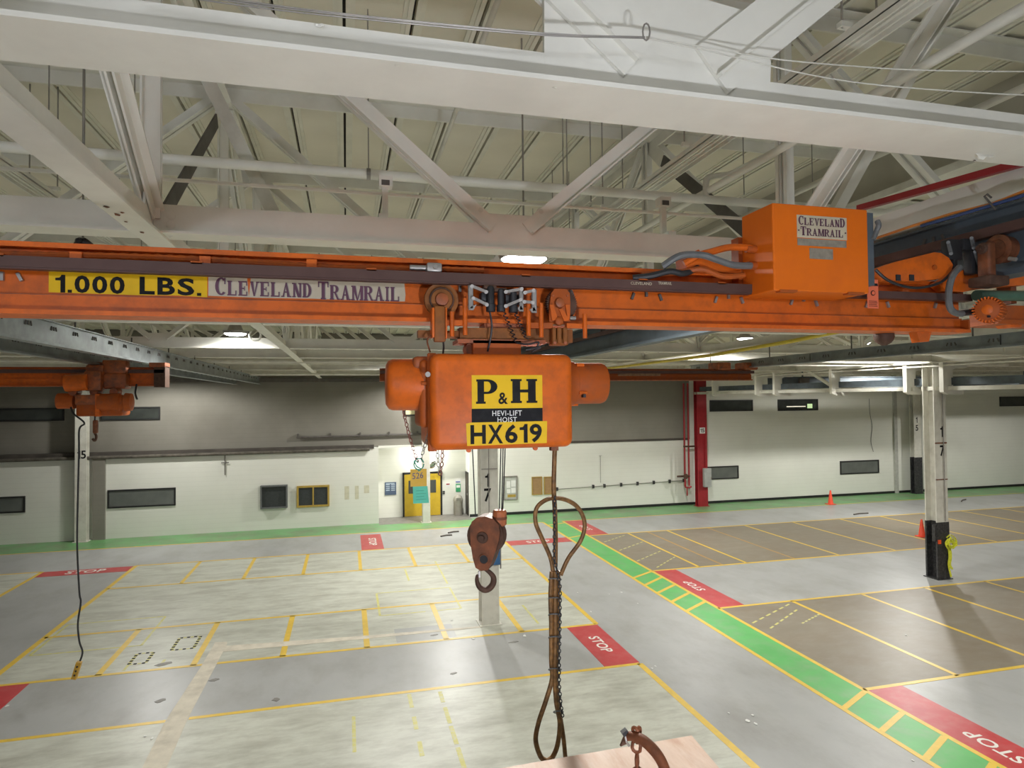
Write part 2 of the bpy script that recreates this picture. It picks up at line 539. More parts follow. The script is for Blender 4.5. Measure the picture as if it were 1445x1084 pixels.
def spline(pts, n=8):
    """Catmull-Rom through the points"""
    pts = [Vector(p) for p in pts]
    out = []
    for i in range(len(pts) - 1):
        p0, p1, p2, p3 = pts[max(i - 1, 0)], pts[i], pts[i + 1], pts[min(i + 2, len(pts) - 1)]
        for k in range(n):
            t = k / n
            out.append(0.5 * ((2 * p1) + (p2 - p0) * t + (2 * p0 - 5 * p1 + 4 * p2 - p3) * t * t + (3 * p1 - p0 - 3 * p2 + p3) * t ** 3))
    out.append(pts[-1])
    return out


def chain_into(mb, pts, link, wire, n=5):
    """links along the polyline"""
    pts = [Vector(p) for p in pts]
    L = [0]
    for a, b in zip(pts, pts[1:]):
        L.append(L[-1] + (b - a).length)
    cnt = max(1, int(L[-1] / (link * 0.72)))
    def at(s):
        for i in range(len(pts) - 1):
            if s <= L[i + 1]:
                f = (s - L[i]) / max(1e-6, L[i + 1] - L[i])
                return pts[i].lerp(pts[i + 1], f), (pts[i + 1] - pts[i]).normalized()
        return pts[-1], (pts[-1] - pts[-2]).normalized()
    for i in range(cnt):
        c, d = at((i + 0.5) * L[-1] / cnt)
        link_into(mb, c, d, link, wire, i % 2, n)
    return mb


def link_into(mb, c, d, link, wire, odd, n=5):
    a = Vector((0, 1, 0)) if abs(d.y) < 0.9 else Vector((1, 0, 0))
    u = (a - d * a.dot(d)).normalized()
    if odd:
        u = d.cross(u)
    u = (u * math.cos(0.6) + d.cross(u) * math.sin(0.6))
    hl, hw = link * 0.5 - wire, link * 0.3
    loop = []
    for k in range(10):
        q = 2 * math.pi * k / 10
        x = math.cos(q) * hw
        y = math.sin(q) * hw + (hl - hw) * (1 if math.sin(q) > 0 else -1)
        loop.append(c + u * x + d * y)
    mb.tube(loop, wire, n=n, closed=True)


# ================================================================== FLOOR
floor = struct(MB().box((-24, -14, -0.2), (46, 31.4, 0)).build('floor', CONC))


def pad(name, x0, y0, x1, y1, m, z=0.002):
    return MB().box((x0, y0, -0.01), (x1, y1, z)).build(name, m, floor)


pad('pale_coating', -7.0, 15.08, 5.97, 24.76, PAD_LIGHT)
pad('pale_coating', -24, -14, 5.96, 12.61, PAD_LIGHT)
pad('pale_coating', -24, 15.08, -9.8, 24.76, PAD_LIGHT)
pad('brown_concrete', 9.5, 10.35, 45, 15.3, PAD_BROWN)
pad('brown_concrete', 9.5, 19.15, 45, 24.76, PAD_BROWN)
pad('brown_concrete', 9.5, -14, 45, 5.2, PAD_BROWN)
pad('green_walkway', 8.57, -14, 9.5, 28.0, F_GREEN, 0.003)
pad('green_walkway', -24, 28.0, 6.2, 29.95, F_GREEN_OLD, 0.0034)
pad('green_walkway', 6.2, 28.0, 46, 30.3, F_GREEN_OLD, 0.0034)
pad('alcove_floor', 1.4, 29.6, 5.65, 31.3, STAIN, 0.0042)
pad('grey_repair_patch', 1.1, 15.2, 2.5, 16.1, CONC, 0.0024)

LZ = 0.005


def yline(x0, y0, x1, y1, w=0.1, m=F_YELLOW, z=LZ, name='yellow_line'):
    a, b = Vector((x0, y0, 0)), Vector((x1, y1, 0))
    return MB().obox(a + Vector((0, 0, z / 2)), b + Vector((0, 0, z / 2)), (0, 0, 1), z / 2, w / 2).build(name, m, floor)


for y in (15.08, 17.83, 21.94, 24.76):
    yline(-7.0, y, 5.97, y)
yline(-24, 12.61, -3.1, 12.61)
yline(-2.72, 12.61, 5.95, 12.61)
for x in (-4.97, -3.18, -1.38, 0.43, 2.24, 4.06):
    yline(x, 21.94, x, 24.76, 0.11)
    yline(x, 15.08, x, 17.83, 0.13)
yline(-7.0, 15.08, -7.0, 24.76, 0.13)
yline(-9.8, 15.08, -9.8, 24.76, 0.12)
yline(-24, 24.76, -9.8, 24.76)
yline(-24, 15.08, -9.8, 15.08)
yline(5.97, 15.08, 5.97, 24.76, 0.12)
yline(5.95, -4, 5.95, 12.61, 0.13)
yline(8.57, -6, 8.57, 28.0, 0.1)
yline(9.5, -6, 9.5, 28.0, 0.1)
yline(-24, 28.0, 8.57, 28.0, 0.08)
yline(9.5, 28.0, 46, 28.2, 0.08)
for y in (10.35, 15.3, 19.15, 24.76):
    yline(9.5, y, 45, y, 0.1)
for x in (11.75, 14.02, 16.2, 18.44, 20.7, 22.95, 25.2, 27.5, 29.7, 32):
    yline(x, 10.35, x, 15.3, 0.1)
for x in (11.22, 13.0, 16.7, 19.12, 21.6, 23.8, 26.2, 28.5, 30.9, 33.3, 35.7):
    yline(x, 19.15, x, 24.76, 0.09)
for x in (12.1, 14.9):
    yline(x, 19.2, x, 24.7, 0.08, F_ORANGE_OLD, 0.004, 'faded_line')
for (a_, b_), (c_, d_) in (((1062, 879.5), (1117, 851)), ((1087, 887), (1127, 859)), ((1132, 880), (1158, 866)), ((853, 765), (883, 755)), ((874, 777), (909, 764)), ((899, 792), (934, 777)), ((927, 801), (954, 785))):
    A_, B_ = PZ(a_, b_), PZ(c_, d_)
    for k in range(6):
        q0, q1 = A_.lerp(B_, k / 6), A_.lerp(B_, (k + .6) / 6)
        yline(q0.x, q0.y, q1.x, q1.y, 0.05, F_YELLOW_OLD, 0.004, 'faded_dash')
for y0, y1 in ((19.1, 18.58), (18.4, 17.78), (17.57, 16.97), (16.73, 16.14), (15.9, 15.34), (24.96, 24.6), (10.28, 9.84), (9.43, 9.01), (8.6, 8.16), (7.78, 7.34), (6.95, 6.5), (27.6, 27.3)):
    yline(9.46, y0, 8.6, y1, 0.11, z=0.0056)
# earlier, half worn markings
for a in ((-6.83, 16.67, -6.83, 18.72), (-6.83, 18.72, -4.6, 18.72), (-4.6, 18.72, -4.6, 16.66), (-6.83, 16.66, -4.6, 16.66), (-4.53, 15.2, -4.53, 15.5), (-3.85, 15.2, -3.85, 15.6),
          (0.82, 17.2, 0.82, 19.2), (0.82, 19.2, 2.95, 19.2), (2.95, 19.2, 2.95, 17.2), (0.82, 17.2, 2.0, 17.2), (2.3, 17.2, 2.95, 17.2), (1.85, 20.26, 1.85, 21.65), (2.95, 19.6, 2.95, 22.4),
          (4.6, 15.5, 4.6, 17.0), (0.1, 10.7, 0.1, 11.9)):
    yline(*a, 0.06, F_YELLOW_OLD, 0.004, 'faded_line')
for x, ys in ((1.13, (12.5, 11.95, 11.6, 11.15, 10.75, 10.3, 9.9, 9.4)), (1.71, (12.45, 12.0, 11.8, 11.2, 11.1, 10.5, 10.4, 9.8, 9.6, 9.0))):
    for a, b in zip(ys[::2], ys[1::2]):
        yline(x, a, x, b, 0.075, F_YELLOW_OLD, 0.004, 'faded_dash')
# striped hazard squares
for x0, y0, x1, y1 in ((-4.53, 15.52, -4.2, 16.12), (-3.85, 16.14, -3.39, 16.91)):
    b, k = MB(), MB()
    for side in range(4):
        p, q = [((x0, y0), (x1, y0)), ((x1, y0), (x1, y1)), ((x1, y1), (x0, y1)), ((x0, y1), (x0, y0))][side]
        if side == 2 and x0 > -4 or side == 0 and x0 > -4:
            pass
        n = max(4, int(math.dist(p, q) / 0.07))
        for i in range(n):
            c = ((p[0] + (q[0] - p[0]) * (i + .5) / n), (p[1] + (q[1] - p[1]) * (i + .5) / n))
            (k if i % 2 else b).box((c[0] - .033, c[1] - .033, 0), (c[0] + .033, c[1] + .033, 0.0052))
    h = b.build('hazard_square', F_YELLOW_OLD, floor)
    k.build('black_stripe', BLACK_ST, h)


# red stop patches with lettering
def stop_patch(x0, y0, x1, y1, tx, ty, base, up, word='STOP', ln=0.95, ht=0.26):
    p = MB().box((x0, y0, 0), (x1, y1, 0.0045)).build('red_stop_patch', F_RED, floor)
    ux, uy = Vector(base) * ln, Vector(up) * ht
    o = Vector((tx, ty, 0.0068)) - ux / 2 - uy / 2
    lettering(MB(), word, o, ux, uy, 0.02, 1.05).build('stop_lettering', F_WHITE, p)


stop_patch(-7.0, 12.66, -6.16, 15.03, -6.6, 13.85, (0, -1, 0), (1, 0, 0))
stop_patch(-9.74, 24.05, -7.06, 24.72, -8.4, 24.4, (1, 0, 0), (0, 1, 0), ln=1.15, ht=0.4)
stop_patch(0.53, 24.81, 1.35, 27.6, 0.98, 26.2, (0, -1, 0), (1, 0, 0), ln=1.3, ht=0.3)
stop_patch(6.03, 23.95, 8.52, 24.72, 7.25, 24.33, (1, 0, 0), (0, 1, 0), ln=0.95, ht=0.36)
stop_patch(9.55, 24.81, 10.4, 27.95, 9.97, 26.3, (0, 1, 0), (-1, 0, 0), ln=1.0, ht=0.3)
stop_patch(9.55, 15.35, 10.32, 19.1, 9.94, 17.3, (0, 1, 0), (-1, 0, 0))
stop_patch(9.55, 6.0, 10.33, 10.3, 9.93, 8.15, (0, 1, 0), (-1, 0, 0))
stop_patch(5.18, 12.66, 5.97, 15.03, 5.57, 13.84, (0, -1, 0), (1, 0, 0))

# tan filled trench: a long leg towards the camera and one to the column
for pts in (((-3.02, -6), (-2.66, -6), (-2.66, 10), (-2.74, 12.6), (-2.69, 16.2), (-2.72, 16.35), (-2.98, 16.38), (-3.0, 15), (-3.1, 12.6), (-3.02, 10)),
            ((-2.69, 15.72), (0.5, 15.64), (3.2, 15.62), (3.2, 15.72), (0.5, 15.84), (-2.69, 16.08))):
    MB().prism([(x, y, 0.0) for x, y in pts], (0, 0, 0.0062)).build('trench_patch', PATCH, floor)
# stains, scraps and chips
for x, y, rx, ry in ((-3.8, 15.35, .16, .1), (-3.4, 13.5, .09, .07), (-1.3, 12.95, .07, .06), (-2.6, 14.2, .1, .05), (2.1, 13.2, .07, .05), (3.7, 14.5, .12, .03), (2.0, 15.45, .09, .06)):
    MB().prism([(x + rx * math.cos(k * .7) * (1 + .3 * math.sin(3 * k)), y + ry * math.sin(k * .7) * (1 + .5 * math.sin(5 * k + x)), 0) for k in range(9)], (0, 0, .0066)).build('stain', STAIN, floor)


# ================================================================== WALLS
ZR = CAM_H + 3.05          # underside of the roof deck
YW = 29.95                 # left back wall face
YR = 30.3                  # right back wall face
ALX0, ALX1 = 1.4, 5.65

w = struct(MB().box((-24, YW, 0), (ALX0, YW + 0.45, 3.45)).box((ALX1, YR, 0), (17.3, YR + 0.3, 3.4)).build('wall_back', WALL))
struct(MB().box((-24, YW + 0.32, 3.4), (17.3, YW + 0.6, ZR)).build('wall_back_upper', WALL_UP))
struct(MB().box((17.3, YR, 0), (46, YR + 0.3, ZR)).build('wall_back_panel', WALL))
struct(MB().box((ALX0 - 0.2, 31.3, 0), (ALX1 + 0.3, 31.5, 3.6)).box((ALX0 - .15, YW + 0.45, 0), (ALX0, 31.3, 3.45)).box((ALX1, YR + .3, 0), (ALX1 + 0.15, 31.3, 3.45)).build('wall_alcove', WALL))
struct(MB().box((ALX0, YW + 0.1, 3.4), (ALX1, 31.4, 3.5)).build('ceiling_alcove', WALL))
struct(MB().box((-24.3, -14.3, 0), (-24, 31.6, ZR + .3)).build('wall_left', WALL_SIDE))
struct(MB().box((46, -14.3, 0), (46.3, 31.6, ZR + .3)).build('wall_right', WALL_SIDE))
struct(MB().box((-24, -14.3, 0), (46, -14, ZR + .3)).build('wall_front', WALL_SIDE))
# grimy ledge where the upper wall steps back
lp = MB()
lp.box((-24, YW - 0.05, 3.40), (1.2, YW + .5, 3.56))
lp.box((5.7, YR - 0.04, 3.36), (17.2, YR + .3, 3.47))
struct(lp.build('trim_1', LEDGE))
struct(MB().cyl((-24, YW - .12, 3.32), (1.0, YW - .12, 3.38), 0.07, 10).build('trim_2', mat('dusty_ledge_pipe', (0.10, 0.088, 0.07), 0.8, var=.4)))
# black seal along the foot of the right wall
struct(MB().box((ALX1, YR - 0.03, 0), (46, YR, 0.13)).build('baseboard_right', FRAMEBLACK))
# wall joints and pilasters
struct(MB().box((-10.05, YW - 0.12, 0), (-9.6, YW, 3.42)).build('trim_3', WALL_UP))
for i, x in enumerate((30.2, 31.9)):
    struct(MB().box((x, YR - 0.1, 0), (x + 0.22, YR, ZR - 1)).build('trim_%d' % (4 + i), mat('grey_wall_joint', (0.42, 0.42, 0.38), .6)))
struct(MB().box((-24, YW + .1, CAM_H + .84), (17.3, YW + .3, CAM_H + 1.0)).build('trim_6', BROWN_STEEL))


def window(i, x0, z0, x1, z1, y, lit=False, glass=GLASS):
    t = bpy.data.objects.new('window_%d' % i, None)
    COL.objects.link(t)
    t.location = ((x0 + x1) / 2, y, z0)
    t['kind'] = 'structure'
    bpy.context.view_layer.update()
    f = 0.06
    MB().box((x0, y - .05, z0), (x1, y + .02, z0 + f)).box((x0, y - .05, z1 - f), (x1, y + .02, z1)).box((x0, y - .05, z0 + f), (x0 + f, y + .02, z1 - f)).box((x1 - f, y - .05, z0 + f), (x1, y + .02, z1 - f)).build('window_frame', FRAMEBLACK, t)
    MB().box((x0 + f, y - .02, z0 + f), (x1 - f, y - .005, z1 - f)).build('pane', glass, t)
    if lit:
        MB().box((x0 + .55, y - .024, z0 + .2), (x1 - .8, y - .021, z0 + .25)).build('painted_tube_reflection', mat('painted_reflection', (0.8, 0.75, 0.6), .4, emit=(1, .92, .75, .7)), t)  # glowing strip on the pane imitates the reflection of a tube lamp
        MB().box((x1 - .68, y - .024, z0 + .12), (x1 - .36, y - .021, z0 + .36)).build('exit_panel', mat('lit_green_panel', (0.5, 0.7, 0.4), .4, emit=(.75, 1, .5, .55)), t)
    return t


window(1, -9.9, 4.86, -7.66, 5.41, YW + .31)
window(2, -14.2, 4.88, -11.23, 5.41, YW + .31)
window(3, -9.53, 1.25, -6.98, 2.0, YW, glass=GLASS2)
window(4, -15.2, 1.25, -12.46, 1.9, YW, glass=GLASS2)
window(5, 18.5, 4.81, 21.08, 5.41, YR)
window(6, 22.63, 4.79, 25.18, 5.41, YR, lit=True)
window(7, 38.03, 4.84, 40.7, 5.42, YR)
window(8, 17.95, 1.25, 20.14, 1.93, YR, glass=GLASS2)
window(9, 26.55, 1.2, 29.15, 1.94, YR, glass=GLASS2)
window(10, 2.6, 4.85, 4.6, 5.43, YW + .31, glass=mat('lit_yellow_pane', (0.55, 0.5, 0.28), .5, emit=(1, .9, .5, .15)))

# double door in the alcove
d = bpy.data.objects.new('door_1', None); COL.objects.link(d); d.location = (3.53, 31.3, 0); d['kind'] = 'structure'
bpy.context.view_layer.update()
DY = 31.28
YDOOR = mat('yellow_door_paint', (0.55, 0.37, 0.025), 0.4, var=.06)
MB().box((2.58, DY - .05, 0), (2.66, DY + .01, 2.1)).box((4.4, DY - .05, 0), (4.48, DY + .01, 2.1)).box((2.58, DY - .05, 2.03), (4.48, DY + .01, 2.11)).build('door_frame', FRAMEBLACK, d)
for x0, x1, wx in ((2.67, 3.52, 2.86), (3.54, 4.39, 3.9)):
    lf = MB().box((x0, DY - .04, 0.02), (x1, DY, 2.02)).build('door_leaf', YDOOR, d)
    MB().box((wx, DY - .046, 1.1), (wx + .28, DY - .041, 1.72)).build('pane', GLASS, lf)
    MB().box((3.46 if x0 < 3 else 3.56, DY - .09, 0.95), (3.5 if x0 < 3 else 3.6, DY - .04, 1.15)).build('handle', GREYMETAL, lf)
d2 = bpy.data.objects.new('door_2', None); COL.objects.link(d2); d2.location = (5.6, 30.95, 0); d2['kind'] = 'structure'
bpy.context.view_layer.update()
MB().box((ALX1 - .03, 30.55, 0), (ALX1 + .01, 30.62, 2.05)).box((ALX1 - .03, 31.2, 0), (ALX1 + .01, 31.27, 2.05)).box((ALX1 - .03, 30.55, 2.0), (ALX1 + .01, 31.27, 2.08)).build('door_frame', FRAMEBLACK, d2)
lf = MB().box((ALX1 - .015, 30.62, .02), (ALX1 + .005, 31.2, 2.0)).build('door_leaf', mat('dark_brown_door', (.06, .045, .03), .5), d2)
MB().box((ALX1 - .06, 30.68, .98), (ALX1 - .015, 30.75, 1.06)).build('handle', GREYMETAL, lf)

# ================================================================== ROOF
ceil = struct(MB().box((-24, -14, ZR + .05), (6.3, 31.6, ZR + .3)).build('ceiling', DARKGAP))
low = struct(MB().box((6.3, -14, CAM_H + 2.45), (46, 31.6, ZR + .3)).build('ceiling_low', DECK))
struct(MB().box((6.22, -14, CAM_H + 2.36), (6.42, 31.6, ZR + .05)).build('trim_7', mat('fascia_paint', (0.50, 0.48, 0.41), .6, var=.04)))
struct(MB().box((6.0, -14, CAM_H + 2.28), (6.42, 31.6, CAM_H + 2.36)).build('trim_8', WHITE_OLD))
SEAM = 0.534
xs = [-11.22 + SEAM * i for i in range(34)]
seg = [-3.0, 2.04, 6.5, 11.0, 15.85, 20.5, 25.2, 30.1]
# one panel mesh shared by all the deck panels of a row
for j in range(len(seg) - 1):
    first = None
    y0, y1 = seg[j], seg[j + 1]
    for i, x in enumerate(xs[:-1]):
        if first is None:
            b = MB().box((x + .012, y0 + .01, ZR), (x + SEAM - .012, y1 - .01, ZR + .049))
            first = b.build('deck_panel', DECK, ceil)
            me = first.data
            me.transform(Matrix.Translation((-x, 0, 0)))
            first.location = (x, 0, 0)
        else:
            o = first.copy(); COL.objects.link(o); o.parent = ceil; o.location = (x, 0, 0)
first = None
for i, x in enumerate(xs):
    if first is None:
        b = MB()
        for s in (-1, 1):
            b.box((s * .014, -3, ZR - .03), (s * .05, 30.1, ZR))
            b.box((s * .05, -3, ZR - .012), (s * .085, 30.1, ZR))
        first = b.build('deck_rib', DECKBAR, ceil)
        first.location = (x, 0, 0)
    else:
        o = first.copy(); COL.objects.link(o); o.parent = ceil; o.location = (x, 0, 0)

# ---- trusses
HB = CAM_H + 1.0           # underside of the bottom chords
PAN = 4.425
XN = [3.3 + PAN * k for k in range(-5, 8)]


def tee(mb, axis, a, b, c, w, stem, z, flip=False, th=0.014):
    """tee section along x or y at cross position c"""
    s = -1 if flip else 1
    if axis == 'x':
        mb.box((a, c - w / 2, z), (b, c + w / 2, z + s * th))
        mb.box((a, c - .009, z + s * th), (b, c + .009, z + s * stem))
    else:
        mb.box((c - w / 2, a, z), (c + w / 2, b, z + s * th))
        mb.box((c - .009, a, z + s * th), (c + .009, b, z + s * stem))
    return mb


def web_member(name, p0, p1, nrm, wd, leg, parent, m=WHITE, edge=1):
    """pair of angles back to back across the plane whose normal is nrm"""
    b = MB()
    n = Vector(nrm)
    d = (Vector(p1) - Vector(p0)).normalized()
    q = d.cross(n)
    for s in (-1, 1):
        b.obox(p0, p1, n, .006, wd / 2, ou=s * .018)
        e = edge * (wd / 2 - .006)
        o = q * e + n * s * (.018 + leg / 2)
        b.obox(Vector(p0) + o, Vector(p1) + o, n, leg / 2, .006)
    return b.build(name, m, parent)


def xtruss(y, label, w=.18, stem=.19, mw=.09, leg=.05, m=WHITE, top=None, x0=None, x1=None, gus=.5):
    xa = x0 if x0 is not None else -(.55 * y + 4)
    xb = x1 if x1 is not None else min(44, 1.35 * y + 5)
    t = thing('roof_truss', label, 'truss', (xa, y, HB), 'roof trusses running across the hall')
    zt = CAM_H + 3.02
    tee(MB(), 'x', xa, xb, y, w, stem, HB).build('bottom_chord', m, t)
    tee(MB(), 'x', xa, min(xb, 6.2), y, w, .14, zt, True).build('top_chord', m, t)
    zl = CAM_H + 2.3
    if xb > 6.5:
        tee(MB(), 'x', 6.45, xb, y, w, .14, zl + .12, True).build('top_chord', m, t)
    for xn in XN:
        xm = xn + PAN / 2
        ztop = zt - .1 if xn < 6 else zl
        ztop2 = zt - .1 if xn + PAN < 6 else zl
        if xa + .1 < xn < xb - .1:
            web_member('vertical', (xn, y, HB + .1), (xn, y, ztop), (0, 1, 0), mw, leg, t, m)
        if xa + .1 < xm < xb - .1:
            gz = HB + stem * .55
            MB().prism([(xm - gus / 2, y - .007, HB + .02), (xm + gus / 2, y - .007, HB + .02), (xm + gus / 2, y - .007, HB + stem + .07), (xm - gus / 2, y - .007, HB + stem + .07)], (0, .014, 0)).build('gusset', m, t)
            a = max(xn, xa)
            if a <= xn + .01:
                web_member('diagonal', (xm - .12, y, gz + .06), (xn + .05, y, ztop), (0, 1, 0), mw, leg, t, m, 1)
            if xn + PAN < xb:
                web_member('diagonal', (xm + .12, y, gz + .06), (xn + PAN - .05, y, ztop2), (0, 1, 0), mw, leg, t, m, -1)
    return t


# the nearest truss, with heavier members and a wide gusset
ya = 2.037
tA = thing('roof_truss', 'heavy white roof truss nearest the camera, sweeping across the top of the picture', 'truss', (-3, ya, HB), 'roof trusses running across the hall')
tee(MB(), 'x', -5.5, 9, ya, .258, .152, HB, th=.016).build('bottom_chord', WHITE, tA)
tee(MB(), 'x', -5.5, 6.2, ya, .24, .14, CAM_H + 3.02, True).build('top_chord', WHITE, tA)
xm = 1.1
MB().prism([PY(768, 118, ya - .010), PY(768, -40, ya - .010), PY(860, -40, ya - .010), PY(1068, 20, ya - .010), PY(1088, 88, ya - .010), PY(1086, 146, ya - .010)], (0, .02, 0)).build('gusset', WHITE, tA)
for nm, q0, q1, sgn in (('diagonal', (900, 84), (782, -34), 1), ('diagonal', (1000, 104), (1130, 0), -1)):
    pa0, pa1 = PY(*q0, ya), PY(*q1, ya)
    dA = (pa1 - pa0).normalized()
    b = MB()
    qv = dA.cross(Vector((0, 1, 0)))
    for s in (-1, 1):
        b.obox(pa0, pa0 + dA * 2.4, (0, 1, 0), .008, .098, ou=s * .02)
        o = qv * sgn * .028 + Vector((0, s * .036, 0))
        b.obox(pa0 + o, pa0 + dA * 2.4 + o, (0, 1, 0), .016, .006)
    b.build(nm, WHITE, tA)
web_member('vertical', (-1.125, ya, HB + .1), (-1.125, ya, CAM_H + 2.9), (0, 1, 0), .14, .08, tA)

tB = xtruss(4.26, 'white roof truss just behind the orange girder, with V braces above the lamp', .181, .19, .1, .05)
for px, py in ((678, 297), (763, 299)):
    q = PY(px, py, 4.245)
    MB().lathe((q.x, 4.253, q.z), (0, -1, 0), [(0, .03), (.008, .03), (.009, .018), (.018, .017)], 14).build('gusset_bolt', WHITE_OLD, tB, True)
for py in (303, 316, 327):
    q = PY(224, py, 4.245)
    MB().lathe((-1.02, 4.256, q.z), (0, -1, 0), [(0, .026), (.008, .026), (.012, .012)], 12).build('gusset_bolt', WHITE, tB, True)
xtruss(6.6, 'white roof truss second behind the orange girder', .18, .19, .09)
xtruss(8.95, 'white roof truss whose bottom flange shows just under the orange girder', .18, .19, .09)
xtruss(13.05, 'white roof truss lit by the far lamp left of the hoist', .18, .2, .09)
xtruss(15.85, 'white roof truss over the row of columns marked 17', .2, .2, .09)
xtruss(18.5, 'dim white roof truss in the far bay, third from the back wall', .18, .19, .09, m=WHITE_OLD)
xtruss(22.0, 'dim white roof truss in the far bay, second from the back wall', .18, .19, .09, m=WHITE_OLD)
xtruss(26.2, 'dim white roof truss closest to the back wall', .18, .19, .09, m=WHITE_OLD)


def ytruss(x, label, y0=-3.0, y1=29.8, w=.15, stem=.155, m=WHITE, z=None, web=True, dark=()):
    z = z or HB
    t = thing('roof_truss', label, 'truss', (x, y0, z), 'roof trusses running away from the camera')
    tee(MB(), 'y', y0, y1, x, w, stem, z - .016, th=.016).build('bottom_chord', m, t)
    zt = CAM_H + (2.86 if x < 6 else 2.3)
    tee(MB(), 'y', y0, y1, x, w, .12, zt, True).build('top_chord', m, t)
    ys = [-2.4, 2.04, 6.6, 11.0, 15.85, 20.3, 24.8, 29.4]
    if web:
        for a, b in zip(ys, ys[1:]):
            mid = (a + b) / 2
            if a > -2:
                web_member('diagonal', (x, mid - .08, z + .12), (x, a + .05, zt - .06), (1, 0, 0), .085, .05, t, m, 1)
            if a in dark:
                MB().obox((x, mid + .05, z + .08), (x, b - .35, zt - .32), (1, 0, 0), .008, .06).build('bare_diagonal', BROWN_STEEL, t)
                MB().obox((x, b - .35, zt - .32), (x, b, zt), (1, 0, 0), .008, .075).build('gusset', m, t)
            else:
                web_member('diagonal', (x, mid + .08, z + .12), (x, b - .05, zt - .06), (1, 0, 0), .085, .05, t, m, -1)
            MB().box((x - .007, mid - .22, z), (x + .007, mid + .22, z + stem + .06)).build('gusset', m, t)
    return t


tL = ytruss(-1.125, 'white roof truss running away over the left of the orange girder, paint flaking underneath', dark=(2.04,))
ytruss(3.3, 'white roof truss above the blue runway beam at the right end of the girder', w=.2, dark=(2.04,))
ytruss(-5.55, 'white roof truss running away at the far left over the floor markings')
ytruss(7.75, 'white roof truss carrying the yellow gas pipe right of the hoist')
ytruss(12.4, 'white roof truss in the low bay right of the yellow gas pipe', z=HB + .1)

# ---- columns
def column(x, y, label, m=WHITE_OLD, ztop=None, num=('1', '7'), numz=(2.9, 2.45), black=None, wd=.44, dp=.40, nx=-.05, brk=True):
    t = thing('steel_column', label, 'column', (x, y, 0), 'steel columns' if m is not RED else None)
    ztop = ztop or HB
    zb = black or 0.0
    def sect(za, zb_, g=0.0):
        b = MB()
        b.box((x - wd / 2 - g, y - dp / 2 - g, za), (x + wd / 2 + g, y - dp / 2 + .03 + g, zb_))
        b.box((x - wd / 2 - g, y + dp / 2 - .03 - g, za), (x + wd / 2 + g, y + dp / 2 + g, zb_))
        b.box((x - .016 - g, y - dp / 2 + .03, za), (x + .016 + g, y + dp / 2 - .03, zb_))
        return b
    sect(zb, ztop).build('shaft', m, t)
    if black:
        sect(0, black, .012).build('black_wrap', BLACKPAINT, t)
    MB().box((x - wd / 2 - .06, y - dp / 2 - .06, 0), (x + wd / 2 + .06, y + dp / 2 + .06, .025)).build('base_plate', m if not black else BLACKPAINT, t)
    for c, z in zip(num, numz):
        grotesque(MB(), c, (x + nx - (.06 if c == '1' else .09) + (0 if numz[0] != numz[1] else (-.06 if c == '1' else .1)), y - dp / 2 - .004, z), (.11 if c == '1' else .18, 0, 0), (0, 0, .33), .02).build('number', BLACK_ST, t)
    return t


c17 = column(3.43, 15.9, 'white steel column marked 17 standing behind the hook block', numz=(3.42, 3.05))
MB().box((3.21, 15.685, 1.58), (3.66, 15.695, 1.605)).box((3.23, 15.685, 3.85), (3.63, 15.695, 3.87)).build('strap_band', GREYMETAL, c17)
MB().cyl((3.41, 15.68, 1.7), (3.41, 15.68, 6.5), .012, 6).build('conduit', GREYMETAL, c17)
cR = column(17.5, 16.0, 'white steel column marked 17 with a black wrapped foot at the right', black=1.72, numz=(4.3, 3.72), nx=0.05)
MB().box((17.28, 15.785, 4.1), (17.72, 15.798, 4.14)).box((17.28, 15.785, 3.0), (17.72, 15.798, 3.03)).build('strap_band', RUST, cR)
MB().cyl((17.58, 15.77, 1.75), (17.58, 15.77, 6.3), .014, 6).build('conduit', GREYMETAL, cR)
column(-10.38, 29.7, 'white steel column marked 15 against the left back wall', num=('1', '5'), numz=(3.35, 3.35), nx=0.0, dp=.3, wd=.42)
column(3.5, 29.6, 'narrow white steel column in front of the yellow door', num=('1', '5'), numz=(3.6, 3.6), wd=.34, dp=.3)
column(31.3, 29.85, 'white steel column with black foot behind the right column at the wall', black=2.05, num=('1', '5'), numz=(4.0, 3.55), wd=.5, dp=.3)
cr = column(17.62, 29.75, 'dark red steel column marked 15 by the white wall panel', RED, num=(), wd=.56, dp=.3)
pl = MB().box((17.48, 29.585, 3.72), (17.78, 29.597, 4.02)).build('number_plate', WHITE_ST, cr)
grotesque(MB(), '15', (17.52, 29.583, 3.77), (.22, 0, 0), (0, 0, .2), .02).build('number', BLACK_ST, pl)


